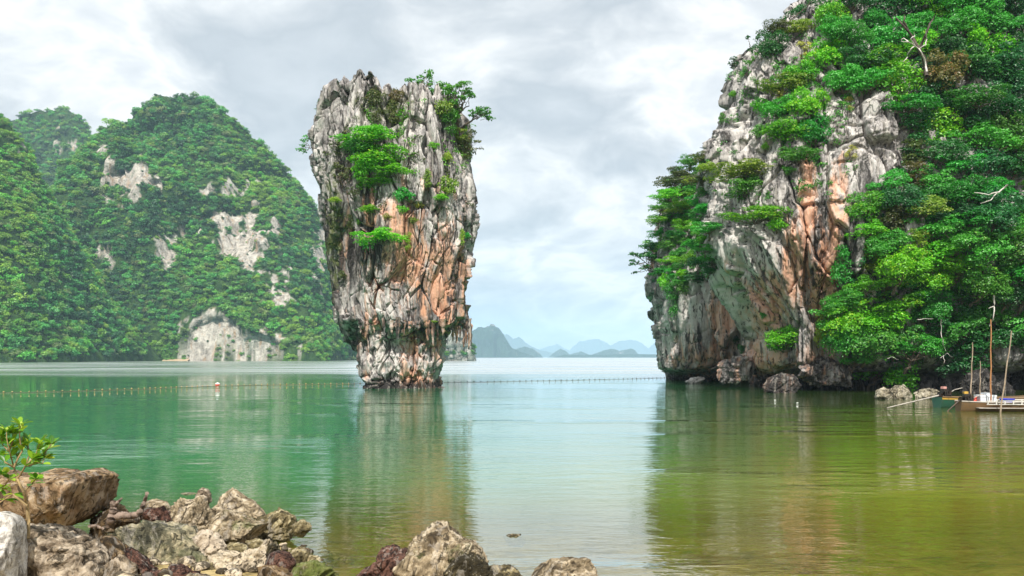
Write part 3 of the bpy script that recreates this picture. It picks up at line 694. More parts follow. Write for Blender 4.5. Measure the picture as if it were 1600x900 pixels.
# --- plants rooted on a rock face at the place the photo shows them: (px, py, width, height, kind, material, label)
def rock_plants(tab, keys, group, name='bush', cat='bush'):
    for i, (px_, py_, w_, h_, kind, mat, label) in enumerate(tab):
        h = ray(px_, py_, keys) or ray(px_, py_ + h_ * .5, keys)
        if h is None: h = ray(px_ + (-w_ if px_ > 640 else w_) * .5, py_ + h_ * .4, keys)
        if h is None: continue
        Yh = h[0].y; k = Yh / F; a = w_ * .5 * k * 1.22; c = h_ * .5 * k * 1.22
        rz_ = {'dome': .98, 'layer': .92, 'bush': .60, 'spray': .68, 'drape': 1.15}[kind]
        size = (a, min(a, c * 2.2) * .9 + .05, c / rz_ * 1.05); rz = random.uniform(-.35, .35)
        size = tuple(max(.08, s) for s in size)
        cen = P(px_, py_, Yh - size[1] * .42)
        plant(name, kind, i * 3 + int(px_), at_center(kind, i * 3 + int(px_), cen, size, rz), size, mat, label, cat, group, rz)
PK = ('pillar',)
rock_plants([
    (572, 216, 78, 40, 'layer', 'bright', 'bright green bush spread across a ledge high on the pillar'),
    (560, 232, 46, 34, 'dome', 'emerald', 'deeper green bush under the high ledge of the pillar'),
    (600, 250, 78, 42, 'dome', 'bright', 'large vivid green dome shaped bush at the heart of the pillar'),
    (612, 268, 50, 24, 'layer', 'bright', 'low fringe of leaves below the vivid dome bush on the pillar'),
    (563, 266, 36, 28, 'bush', 'bright', 'yellow tipped bush on the left of the vivid dome bush'),
    (590, 284, 50, 18, 'layer', 'bright', 'flat green spray under the vivid dome bush on the pillar'),
    (632, 304, 34, 28, 'bush', 'emerald', 'green bush hanging in the cleft right of the pillar centre'),
    (628, 326, 22, 18, 'bush', 'bright', 'small green tuft below the cleft bush of the pillar'),
    (530, 268, 34, 46, 'spray', 'olive', 'olive bush down the left shoulder of the pillar'),
    (540, 226, 26, 20, 'spray', 'yellowish', 'yellow green tuft on the grey rock at the pillar upper left'),
    (578, 326, 38, 16, 'bush', 'bright', 'small bright bush on the grey ledge left of the pillar centre'),
    (592, 372, 66, 30, 'layer', 'bright', 'wide bright bush above the orange scar of the pillar'),
    (575, 384, 30, 18, 'bush', 'emerald', 'small green bush tucked at the left of the wide one above the scar'),
    (696, 292, 40, 32, 'bush', 'yellowish', 'yellow green bush on the right face of the pillar'),
    (690, 308, 26, 14, 'bush', 'bright', 'small leafy tuft below the yellow green bush of the right face'),
    (668, 280, 18, 34, 'drape', 'yellowish', 'narrow yellowish strip of plants in the right crack of the pillar'),
    (524, 312, 22, 12, 'bush', 'yellowish', 'little yellow green tuft low on the left shoulder'),
    (614, 176, 30, 42, 'drape', 'olive', 'olive creeper down the hollow below the pillar summit'),
    (585, 154, 36, 26, 'bush', 'olive', 'olive scrub between the spires of the pillar summit'),
    (618, 150, 26, 22, 'bush', 'rusty', 'bronze tinted shrub just right of the highest spire'),
    (588, 188, 24, 40, 'drape', 'olive', 'thin olive creeper under the highest spire'),
    (690, 166, 38, 40, 'bush', 'yellowish', 'yellow green thicket at the foot of the summit tree'),
    (702, 190, 34, 40, 'drape', 'mid', 'leafy thicket hanging below the summit tree on the right edge'),
    (726, 232, 34, 46, 'drape', 'olive', 'olive creepers down the upper right edge of the pillar'),
    (712, 210, 34, 26, 'spray', 'yellowish', 'yellow green sprays left of the creepers on the right edge'),
    (676, 228, 20, 12, 'bush', 'bright', 'tiny green tuft in the crack right of the pale spine'),
    (730, 368, 14, 14, 'bush', 'emerald', 'small dark green tuft at the right edge of the pillar waist'),
    (722, 372, 12, 30, 'drape', 'yellowish', 'yellow moss strip beside the tuft at the right edge'),
    (636, 378, 18, 30, 'drape', 'yellowish', 'pale dry grass tuft above the orange scar'),
    (535, 430, 16, 18, 'bush', 'olive', 'olive moss clump low on the left edge of the pillar'),
    (547, 345, 18, 24, 'drape', 'olive', 'olive creeper on the dark left face of the pillar'),
    (605, 338, 14, 12, 'bush', 'yellow', 'pale yellow grass tuft left of the central crack'),
    (645, 343, 18, 14, 'bush', 'yellowish', 'yellow green tuft at the foot of the pale spine'),
    (678, 502, 12, 6, 'bush', 'yellowish', 'tiny moss patch on the knob of the overhang'),
    (731, 513, 10, 12, 'bush', 'olive', 'olive moss tuft on the hanging rock at the right'),
    (560, 345, 10, 14, 'bush', 'bright', 'tiny leafy sprig on the grey rock left of the wide bush'),
    (700, 245, 18, 20, 'bush', 'yellowish', 'small yellowish shrub midway down the upper right face'),
    (655, 320, 16, 14, 'bush', 'yellow', 'small dry yellow tuft right of the cleft bush'),
    (552, 300, 20, 22, 'spray', 'olive', 'sparse olive sprig beside the left shoulder bush'),
], PK, 'plants growing on the rock pillar')
CK = ('main_buttress', 'rear_buttress', 'jungle_slope')
rock_plants([
    (1165, 270, 92, 40, 'layer', 'yellowish', 'spreading yellow green bush on the grey buttress face'),
    (1170, 296, 60, 44, 'layer', 'mid', 'greyer green bush under the spreading one on the buttress'),
    (1186, 338, 92, 36, 'layer', 'bright', 'wide bright green bush perched on the nose of the overhang'),
    (1215, 350, 34, 26, 'bush', 'bright', 'right hand tail of leaves beside the overhang bush'),
    (1228, 135, 72, 44, 'layer', 'yellowish', 'yellowish crowned shrub high on the buttress'),
    (1222, 146, 44, 24, 'bush', 'yellow', 'pale yellow flowering shrub on the buttress'),
    (1250, 118, 50, 40, 'dome', 'bright', 'green crown just above the pale yellow shrub'),
    (1262, 80, 36, 40, 'spray', 'yellow', 'yellow leaved sapling under the cliff summit'),
    (1190, 165, 34, 26, 'bush', 'bright', 'bright tuft at the left end of the hanging thicket'),
    (1222, 172, 60, 44, 'dome', 'emerald', 'emerald crown beneath the pale yellow shrub'),
    (1268, 168, 60, 50, 'dome', 'bright', 'bright crown in the middle of the hanging thicket'),
    (1230, 208, 66, 44, 'dome', 'bright', 'leafy bright crown in the lower hanging thicket'),
    (1272, 210, 50, 56, 'dome', 'emerald', 'emerald crown on the right of the lower hanging thicket'),
    (1248, 242, 60, 36, 'layer', 'mid', 'lowest bush of the hanging thicket above the rust streak'),
    (1208, 78, 52, 50, 'dome', 'dark', 'dark green shrub below the skyline of the cliff'),
    (1216, 46, 50, 30, 'layer', 'olive', 'olive shrub on the cliff skyline'),
    (1244, 48, 50, 34, 'layer', 'yellowish', 'yellow green shrub below the cliff summit'),
    (1168, 110, 24, 34, 'spray', 'mid', 'small palm like tuft near the left cliff edge'),
    (1180, 92, 18, 22, 'spray', 'bright', 'small bright rosette plant near the left cliff edge'),
    (1204, 36, 20, 24, 'bush', 'dark', 'dark little bush standing on the skyline'),
    (1252, 16, 30, 22, 'bush', 'dark', 'dark bush left of the summit rock'),
    (1300, 32, 50, 60, 'dome', 'bright', 'bright tree right of the summit rock'),
    (1300, 90, 60, 50, 'dome', 'bright', 'bright crown at the top of the rocky strip'),
    (1330, 60, 60, 50, 'dome', 'emerald', 'emerald crown under the skyline right of the summit'),
    (1320, 130, 60, 50, 'dome', 'emerald', 'emerald crown left of the bleached branches'),
    (1372, 125, 66, 50, 'layer', 'bright', 'vivid layered crown left of the bleached branches'),
    (1342, 102, 40, 44, 'dome', 'mid', 'mid green crown above the vivid layered one'),
    (1327, 155, 14, 10, 'bush', 'yellow', 'tiny yellow tuft on the bare strip of rock'),
    (1327, 170, 14, 10, 'bush', 'yellow', 'second tiny yellow tuft lower on the bare strip of rock'),
    (1330, 238, 22, 26, 'spray', 'yellow', 'pale yellow sprig on the grey face beside the jungle'),
    (1315, 412, 52, 70, 'drape', 'emerald', 'hanging green bush at the foot of the grey face'),
    (1228, 530, 58, 44, 'dome', 'bright', 'round bright green bush on the low ledge above the sea'),
    (1216, 542, 34, 20, 'bush', 'emerald', 'small dark bush left under the round ledge bush'),
    (1285, 512, 40, 60, 'drape', 'yellowish', 'yellowish creepers hanging beside the round ledge bush'),
    (1310, 500, 30, 50, 'drape', 'bright', 'bright creepers hanging right of the yellowish ones'),
    (1192, 492, 12, 14, 'bush', 'emerald', 'tiny tuft on the pale flowstone of the overhang'),
    (1050, 466, 30, 70, 'drape', 'emerald', 'green creepers hanging down the rear buttress'),
    (1066, 440, 30, 40, 'drape', 'mid', 'creepers at the top right of the rear buttress'),
    (1040, 440, 24, 30, 'bush', 'bright', 'bright bush at the rim of the rear buttress'),
    (1160, 545, 18, 24, 'bush', 'dark', 'dark small plant in the hollow below the overhang'),
    (1150, 530, 12, 16, 'bush', 'dark', 'darkest tiny sprig left in the hollow below the overhang'),
    (1128, 185, 14, 18, 'bush', 'mid', 'small tuft on the left edge of the buttress'),
    (1146, 147, 16, 14, 'bush', 'bright', 'tiny bright shrub on the upper left edge of the buttress'),
    (1232, 265, 24, 18, 'bush', 'mid', 'small bush right under the hanging thicket'),
    (1196, 228, 12, 16, 'bush', 'bright', 'tiny bright sprig left of the hanging thicket'),
    (1408, 588, 14, 10, 'bush', 'bright', 'tiny bright plant in the cave above the shore rocks'),
    (1185, 205, 30, 20, 'bush', 'mid', 'small green bush left of the lower hanging thicket'),
], CK, 'plants growing on the cliff')

# --- hero trees whose branches show: (root, [(px, py, w, h)...], distance)
def hero(name, label, group, root, clumps, Y, mat, s=.16, seed=1, r0=.10, cov=.8, barkm='bark', depth=.8, forkfrac=.45):
    root = Vector(root)
    if abs(Y - YC) > 2.6 or root.x > 8: Y = root.y - .6
    rs = random.Random(seed); k = Y / F
    t = thing(name, label, 'tree', tuple(root), group); cl = []
    for (a, b, w_, h_) in clumps:
        c = Vector(P(a, b, Y + rs.uniform(-.5, .5) * depth)) - root
        n = 1 if w_ < 16 else (2 if w_ < 26 else 3)
        for i in range(n * 2):
            r = w_ * .5 * k / (n ** .5) * rs.uniform(.75, 1.15)
            p = c + Vector((rs.uniform(-.5, .5) * w_ * k * (.8 if n > 1 else .4), rs.uniform(-.4, .4), rs.uniform(-.35, .35) * h_ * k))
            cl.append((*p, r, r * .9, max(.12, r * .38)))
    V, f, T = leafcloud(cl, s, cov, seed, .6)
    link('crown', mesh_np('crown', V, f, False, None, {'tint': T}), LM[mat], t)
    cen = sum((Vector(c[:3]) for c in cl), Vector()) / len(cl); fork = cen * forkfrac + Vector((0, 0, -.05))
    parts = [limb((0, .1, -.1), fork, r0, r0 * .62, seed, .22, 6, 7)]
    for i, c in enumerate(cl):
        mid = fork.lerp(Vector(c[:3]), .5) + Vector((rs.uniform(-.1, .1), 0, rs.uniform(-.1, .05)))
        if i % 2 == 0: parts.append(limb(fork, c[:3], r0 * .38, .014, seed + i, .3, 6, 5))
        else: parts.append(limb(mid, c[:3], r0 * .2, .010, seed + i, .3, 4, 4))
    V, f = join(parts); link('trunk', mesh_np('trunk', V, f), M[barkm], t); return t
def root_at(px_, py_, keys, back=0.0):
    h = ray(px_, py_, keys)
    return (h[0] + Vector((0, back, 0))) if h else Vector(P(px_, py_, YC - 1))
hero('tree', 'tall umbrella shaped tree on the right end of the pillar summit', 'trees on the pillar summit', root_at(716, 205, PK), [(702, 140, 26, 16), (722, 133, 26, 14), (730, 150, 26, 18), (712, 158, 26, 16), (695, 135, 18, 12), (718, 170, 18, 14), (706, 150, 22, 14), (714, 180, 20, 12)], YC - 1.5, 'mid', .17, 3, .15, 1.2)
hero('tree', 'tree limb with a drooping crown reaching out right of the pillar summit', 'trees on the pillar summit', root_at(716, 202, PK), [(752, 170, 22, 14), (760, 180, 20, 12), (744, 178, 20, 12), (764, 172, 12, 10)], YC - 1.3, 'mid', .17, 4, .09, 1.2, forkfrac=.6)
hero('tree', 'flat topped tree leaning on the pillar summit right of the spires', 'trees on the pillar summit', root_at(652, 168, PK), [(650, 130, 24, 14), (664, 118, 22, 10), (645, 140, 20, 12), (672, 133, 16, 10), (655, 145, 24, 12), (668, 150, 16, 10)], YC - 1.2, 'mid', .17, 5, .11, 1.2)
hero('tree', 'small dark tree between the two summit trees of the pillar', 'trees on the pillar summit', root_at(684, 172, PK), [(678, 140, 18, 10), (690, 134, 18, 10), (682, 150, 16, 10)], YC - .8, 'mid', .16, 6, .07, .8)
hero('tree', 'sparse small tree at the upper left rim of the pillar', 'trees on the pillar summit', root_at(522, 186, PK), [(502, 160, 14, 10), (510, 150, 14, 10), (498, 172, 12, 10), (505, 180, 12, 8), (514, 146, 10, 8)], YC - 1, 'mid', .15, 7, .05, .65)
hero('tree', 'nearly leafless grey shrub on the left spires of the pillar', 'trees on the pillar summit', root_at(538, 160, PK), [(528, 136, 14, 8), (538, 132, 12, 6), (546, 140, 10, 6)], YC - .5, 'olive', .12, 8, .05, .3)
hero('tree', 'small bush hanging in the air off the left edge of the pillar', 'trees on the pillar summit', root_at(497, 232, PK), [(474, 222, 14, 10), (470, 232, 14, 12), (480, 216, 10, 8), (477, 238, 10, 8)], YC - .6, 'mid', .15, 9, .04, .85, forkfrac=.6)
hero('tree', 'sparse olive tree leaning out at the upper right edge below the summit', 'trees on the pillar summit', root_at(722, 240, PK), [(738, 208, 16, 10), (746, 222, 14, 10), (742, 236, 16, 10), (730, 216, 14, 10), (750, 232, 8, 6)], YC - .8, 'olive', .15, 10, .05, .65)
hero('tree', 'tiny twisted bush at the right edge of the pillar waist', 'trees on the pillar summit', root_at(737, 350, PK), [(737, 372, 10, 8), (738, 336, 8, 10), (740, 322, 7, 8)], YC - .4, 'olive', .12, 11, .03, .8)
CKr = ('rear_buttress', 'main_buttress')
hero('tree', 'dark airy tree leaning over the water from the rear buttress', 'trees on the rear shoulder', root_at(1032, 430, CKr), [(1000, 398, 30, 12), (990, 410, 16, 10), (1012, 388, 24, 12), (1018, 402, 24, 12), (1004, 418, 16, 8), (992, 425, 10, 8), (1020, 380, 20, 10)], 71, 'dark', .2, 21, .12, 1.0)
hero('tree', 'dark tree on the outer skyline of the rear shoulder', 'trees on the rear shoulder', root_at(1046, 345, CKr), [(1024, 325, 16, 10), (1035, 300, 22, 12), (1048, 282, 24, 12), (1060, 268, 26, 12), (1072, 256, 26, 12), (1042, 312, 24, 14)], 73, 'mid', .2, 22, .12, 1.2)
hero('tree', 'small wind bent tree on the upper left edge of the cliff', 'trees on the cliff skyline', root_at(1150, 105, CK), [(1143, 94, 12, 6), (1150, 100, 10, 6), (1139, 100, 8, 5)], 54, 'dark', .13, 23, .04, .7)
hero('tree', 'tiny palm like tree on the cliff skyline', 'trees on the cliff skyline', root_at(1173, 72, CK), [(1172, 54, 9, 6)], 55, 'dark', .14, 24, .03, .7)
hero('tree', 'dark little tree on the skyline near the summit', 'trees on the cliff skyline', root_at(1232, 36, CK), [(1230, 24, 14, 6), (1240, 20, 10, 6), (1268, 4, 22, 8)], 56, 'dark', .15, 25, .05, .8)
hero('tree', 'tall tree with dark forked trunk rising through the jungle top', 'trees of the jungle slope', root_at(1448, 150, ('jungle_slope',)), [(1380, 20, 60, 26), (1420, 8, 60, 20), (1400, 45, 50, 24), (1460, 20, 60, 26), (1350, 30, 40, 20), (1440, -5, 60, 20), (1480, 45, 50, 24), (1375, 55, 30, 16)], 52, 'mid', .19, 26, .20, .5, depth=1.5, forkfrac=.5)

# --- jungle crowns, one by one
JUNGLE = [(1300, 5), (1330, -60), (1640, -60), (1640, 545), (1560, 560), (1500, 555), (1460, 560), (1440, 572), (1360, 585), (1312, 548), (1296, 505), (1325, 455), (1346, 395), (1350, 335), (1378, 285), (1420, 225), (1408, 165), (1356, 135), (1318, 90)]
SHOULDER = [(1108, 245), (1076, 250), (1045, 285), (1024, 335), (1018, 385), (1030, 425), (1062, 445), (1095, 435), (1112, 430), (1108, 370), (1104, 300)]
cols = {1: ('emerald', 'emerald'), 2: ('bright', 'bright green'), 3: ('dark', 'dark green'), 4: ('mid', 'mid green'), 5: ('olive', 'olive'), 6: ('yellowish', 'yellow green'), 7: ('rusty', 'bronze tinted')}
fixed = [(1480, 130, 7), (1420, 280, 7), (1412, 255, 5), (1440, 300, 6), (1425, 330, 6), (1400, 345, 5), (1345, 60, 2), (1500, 60, 2), (1555, 70, 2), (1360, 500, 2), (1420, 440, 2), (1440, 410, 2), (1410, 470, 2), (1385, 380, 4), (1560, 300, 1), (1520, 330, 1), (1540, 230, 1)]
where_row = [(40, 'at the top of the slope'), (130, 'level with the bleached branches'), (215, 'under the forked tree'), (300, 'beside the bare grey face'), (380, 'in the middle of the slope'), (460, 'above the dark cave'), (530, 'just above the cave mouth'), (999, 'lowest over the sea')]
where_col = [(1350, 'against the cliff face'), (1400, 'near the cliff face'), (1450, 'above the shore rocks'), (1510, 'above the green boat'), (1560, 'above the white boxes'), (9999, 'at the right margin')]
cands = []
rj = random.Random(4)
def sample(poly, n, dmin, bias):
    out = []
    xs = [p[0] for p in poly]; ys = [p[1] for p in poly]; tries = 0
    while len(out) < n and tries < 20000:
        tries += 1; x = rj.uniform(min(xs), max(xs)); y = rj.uniform(min(ys), max(ys))
        if not in_poly(x, y, poly): continue
        if all((x - a) ** 2 + ((y - b) * 1.15) ** 2 > dmin ** 2 for a, b in out): out.append((x, y))
    return out
jp = sample(JUNGLE, 190, 34, None)
used = {}; items = []
for x, y in jp:
    h = ray(x, y, ('jungle_slope', 'main_buttress'))
    if h is None: continue
    f_ = [c for (a, b, c) in fixed if (a - x) ** 2 + (b - y) ** 2 < 26 ** 2]
    nz = vnoise(np.array([[x / 70, y / 70, 3.3]]), 5)[0]; deep = rj.random()
    code = f_[0] if f_ else (3 if (nz < -.34 or deep < .08) else 1 if nz < .12 else (4 if nz < .22 else (2 if rj.random() < .7 else 1)))
    if not f_ and 290 < y < 480 and 1340 < x < 1450 and rj.random() < .45: code = rj.choice([2, 6, 2])
    if not f_ and x > 1500 and y > 150: code = rj.choice([1, 3, 3, 1, 4])
    r_px = rj.uniform(27, 43) * (1.12 if x > 1450 else 1)
    items.append((x, y, h, code, r_px))
items.sort(key=lambda q: (q[1], q[0]))
shapes = {'dome': 'rounded', 'layer': 'layered', 'drape': 'trailing'}
for i, (x, y, h, code, r_px) in enumerate(items):
    kind = rj.choice(['dome', 'layer', 'layer', 'dome', 'drape']) if y < 540 else rj.choice(['drape', 'layer'])
    row = next(w_ for lim, w_ in where_row if y <= lim); colw = next(w_ for lim, w_ in where_col if x <= lim)
    size_w = 'large' if r_px > 38 else ('small' if r_px < 31 else 'middling')
    key = (size_w, cols[code][1], shapes[kind], row, colw); used.setdefault(key, []).append(len(used))
    lab = f'{size_w} {cols[code][1]} {shapes[kind]} tree {row}, {colw}'
    n = len(used[key])
    if n > 1: lab = f'{["", "", "second", "third", "fourth", "fifth"][min(n,5)]} {lab}'
    if len(lab.split()) > 15: lab = lab.replace(cols[code][1] + ' ', cols[code][1].split()[0] + ' ', 1).replace(' of the slope', '')
    if len(lab.split()) > 16: lab = lab.replace(' of the slope', '').replace(' the ', ' ')
    a = r_px * h[0].y / F; asp = rj.uniform(.75, 1.05); size = (a * rj.uniform(1, 1.25), a * rj.uniform(.8, 1.1), a * asp)
    rz = rj.uniform(-.5, .5); idx = rj.randrange(9)
    cen = Vector(P(x, y, h[0].y - size[1] * rj.uniform(.30, .75)))
    plant('tree', kind, idx, at_center(kind, idx, cen, size, rz), size, cols[code][0], lab, 'tree', 'trees of the jungle slope', rz, (rj.uniform(-.12, .12), rj.uniform(-.25, .25)), True)
sp_ = sample(SHOULDER, 60, 17, None); sp_.sort(key=lambda q: (q[1], q[0])); used2 = {}
for i, (x, y) in enumerate(sp_):
    h = ray(x, y, CKr)
    Yh = min(h[0].y, 78) if h is not None else 73
    code = rj.choice([2, 2, 1, 6, 4, 2, 1]) if y < 390 else rj.choice([1, 1, 2, 3])
    if y < 290: code = rj.choice([5, 6, 4, 2])
    kind = rj.choice(['layer', 'dome', 'layer']); r_px = rj.uniform(15, 25)
    row = 'at its crest' if y < 290 else 'on its upper part' if y < 330 else 'on its middle' if y < 380 else 'on its lower part' if y < 415 else 'along its lower rim'
    colw = 'against the buttress' if x > 1088 else 'near its skyline' if x < 1050 else 'between its edges'
    size_w = 'larger' if r_px > 20 else 'smaller'
    lab = f'{size_w} {cols[code][1]} {shapes[kind]} tree of the rear shoulder {row}, {colw}'
    lab = lab.replace('between its edges', 'mid width'); used2[lab] = used2.get(lab, 0) + 1
    if used2[lab] > 1: lab = f'{["", "", "second", "third", "fourth"][min(4, used2[lab])]} {lab}'
    a = r_px * Yh / F; size = (a * 1.15, a * .9, a * .8); rz = rj.uniform(-.6, .6); idx = rj.randrange(9)
    plant('tree', kind, idx, at_center(kind, idx, Vector(P(x, y, Yh - size[1] * .5)), size, rz), size, cols[code][0], lab, 'tree', 'trees on the rear shoulder', rz)

# creepers and undergrowth clothing the rock between the trees: uncountable leaves
def undergrowth(keys, polys, n, s, mat, seed, name='undergrowth', label=None, rad=.26, thr=-.22):
    rs = np.random.RandomState(seed); P0 = []; N0 = []
    for poly in polys:
        xs = [p[0] for p in poly]; ys = [p[1] for p in poly]; k = 0
        while k < n // len(polys):
            x = rs.uniform(min(xs), max(xs)); y = rs.uniform(min(ys), max(ys))
            if not in_poly(x, y, poly): continue
            k += 1
            if vnoise(np.array([[x / 26, y / 26, seed]]), 8)[0] < thr: continue
            h = ray(x, y, keys)
            if h: P0.append(tuple(h[0])); N0.append(tuple(h[1]))
    P0 = np.array(P0); N0 = np.array(N0); cl = [(p[0] + q[0] * .1, p[1] + q[1] * .1, p[2] + q[2] * .1, rad * rs.uniform(.5, 1.3), rad * .75, rad * rs.uniform(.5, 1.1)) for p, q in zip(P0, N0)]
    V, f, T = leafcloud(cl, s, .55, seed)
    o = link(name, mesh_np(name, V, f, False, None, {'tint': T}), LM[mat]); tag(o, label or 'dark creepers and undergrowth clothing the rock between the jungle trees' if mat == 'dark' else 'lighter scrub and creepers on the buttress and rear shoulder', kind='stuff')
undergrowth(CK, [JUNGLE], 2600, .15, 'dark', 3)
undergrowth(CK, [[(1190, 60), (1240, 30), (1310, 40), (1330, 150), (1300, 260), (1230, 255), (1205, 190), (1180, 110)], SHOULDER], 560, .14, 'mid', 4)

undergrowth(PK, [[(505, 150), (715, 155), (735, 240), (740, 350), (640, 330), (560, 350), (515, 420), (505, 300)], [(500, 180), (560, 170), (540, 400), (520, 440)]], 330, .12, 'olive', 5, 'scrub', 'sparse olive scrub and moss in the cracks of the pillar', .27, .0)
undergrowth(PK, [[(560, 140), (640, 150), (625, 230), (590, 240)], [(660, 150), (735, 170), (740, 280), (690, 300)], [(545, 200), (650, 200), (650, 330), (550, 330)]], 210, .12, 'bright', 6, 'scrub', 'bright green sprigs scattered over the upper face of the pillar', .25, .05)
undergrowth(('main_buttress',), [[(1130, 110), (1200, 60), (1330, 150), (1340, 300), (1180, 330), (1115, 330)]], 420, .12, 'mid', 9, 'scrub', 'small green scrub in the cracks of the grey buttress', .25, .12)
# bleached branches, vines
def curve_thing(name, label, cat, Y, paths, mat, r0, group=None, taper=.35):
    parts = []
    root = Vector(P(*paths[0][0], Y)); t0 = np.array(root)
    for i, pth in enumerate(paths):
        pts = []; rs = random.Random(i + int(pth[0][0]))
        for a, b in zip(pth[:-1], pth[1:]):
            for k in range(3): pts.append(np.array(P(a[0] + (b[0] - a[0]) * k / 3 + rs.uniform(-.8, .8), a[1] + (b[1] - a[1]) * k / 3 + rs.uniform(-.8, .8), Y + .25 * math.sin(len(pts) * .9 + i))) - t0)
        pts.append(np.array(P(*pth[-1], Y)) - t0); n = len(pts); rr = r0 * (1 if i == 0 else .7)
        parts.append(tube(pts, [rr * (1 - (1 - taper) * k / (n - 1)) for k in range(n)], 6, .25, i))
    V, f = join(parts); o = link(name, mesh_np(name, V, f), M[mat]); o.location = root
    tag(o, label, cat, group); return o
curve_thing('dead_tree', 'bleached bare branches of a dead tree high in the jungle', 'dead tree', 49.2, [[(1449, 112), (1444, 92), (1438, 78), (1430, 72)], [(1430, 72), (1420, 66), (1408, 64)], [(1430, 72), (1424, 60), (1430, 55), (1428, 50)], [(1437, 76), (1446, 70), (1448, 58), (1446, 46)], [(1428, 72), (1420, 82), (1416, 92), (1411, 97)], [(1420, 66), (1412, 60), (1408, 62)]], 'pale_wood', .055)
curve_thing('bare_tree', 'dark forked bare trunk behind the bleached branches', 'tree', 49.6, [[(1448, 120), (1444, 95), (1436, 76), (1424, 56), (1412, 40), (1400, 28)], [(1436, 76), (1446, 56), (1454, 36), (1462, 22)], [(1418, 48), (1412, 34), (1414, 20)]], 'darkbark', .13)
curve_thing('dead_branch', 'pale bare branch poking out at the right of the jungle', 'branch', 47.2, [[(1574, 289), (1560, 300), (1545, 304), (1522, 301)], [(1560, 300), (1548, 312), (1532, 318)]], 'pale_wood', .05)
curve_thing('dead_branch', 'pale curled branch on the bare strip of rock', 'branch', 51, [[(1354, 160), (1365, 154), (1376, 156)], [(1358, 160), (1362, 164)]], 'pale_wood', .05)
curve_thing('vine', 'long pale vine with a hook above the tallest boat pole', 'vine', 46.3, [[(1553, 462), (1554, 480), (1552, 500), (1546, 510)], [(1553, 478), (1545, 482)]], 'pale_wood', .045, 'vines')
curve_thing('vine', 'thin grey vine looping down in front of the dark cave', 'vine', 46.8, [[(1470, 498), (1471, 520), (1474, 538), (1478, 548)], [(1470, 560), (1480, 552), (1488, 558)], [(1474, 556), (1476, 566), (1472, 572)]], 'pale_wood', .022, 'vines')
curve_thing('vine', 'thin branch arching over the hollow left of the vine', 'vine', 46.9, [[(1434, 500), (1446, 497), (1458, 498)], [(1386, 560), (1394, 558), (1404, 562)]], 'pale_wood', .022, 'vines')
curve_thing('dead_branch', 'bare pale twigs at the edge of the hanging thicket', 'branch', 51, [[(1300, 310), (1315, 318), (1326, 322)], [(1308, 314), (1316, 308)]], 'pale_wood', .028)
curve_thing('dead_branch', 'pale bare branch over the rear shoulder crowns', 'branch', 70.5, [[(1094, 345), (1096, 332), (1102, 322)], [(1096, 334), (1090, 326)]], 'pale_wood', .05)

# --- far forest: crowns by the thousand
proto_col = bpy.data.collections.new('far_crowns')
tints = ['emerald', 'mid', 'yellowish', 'dark', 'bright', 'olive']
def far_crown(seed):
    rs = random.Random(seed); cl = []
    for k in range(9):
        d = Vector((rs.gauss(0, 1), rs.gauss(0, 1), abs(rs.gauss(0, .8)))).normalized() * (rs.random() ** .5)
        r = rs.uniform(.32, .52); cl.append((d.x * .66, d.y * .66, d.z * .75 + .1, r, r, r * .92))
    V, f, T = leafcloud(cl, .18, .75, seed, .8, aspect=.7); return mesh_np('far_crown', V, f, False, None, {'tint': T})
FL = {}
for k, (a, b, c) in {'emerald': ((.05, .26, .05), (.12, .44, .09), (.22, .54, .14)), 'mid': ((.10, .28, .04), (.21, .45, .07), (.34, .55, .12)), 'yellowish': ((.16, .34, .03), (.30, .50, .06), (.44, .58, .12)),
                     'dark': ((.02, .10, .03), (.05, .18, .05), (.09, .25, .08)), 'bright': ((.08, .38, .04), (.20, .55, .07), (.34, .64, .14)), 'olive': ((.14, .22, .06), (.26, .34, .12), (.42, .44, .24))}.items():
    FL[k] = leaf_mat('far_' + k + '_leaves', a, b, c, .3)
for s_ in range(4):
    me = far_crown(500 + s_); me.materials.append(FL['mid'])
    for ti in tints:
        o = bpy.data.objects.new('crown_%d_%s' % (tints.index(ti), s_), me); proto_col.objects.link(o)
        o.material_slots[0].link = 'OBJECT'; o.material_slots[0].material = FL[ti]
names = sorted(o.name for o in proto_col.objects)       # the node picks instances in name order
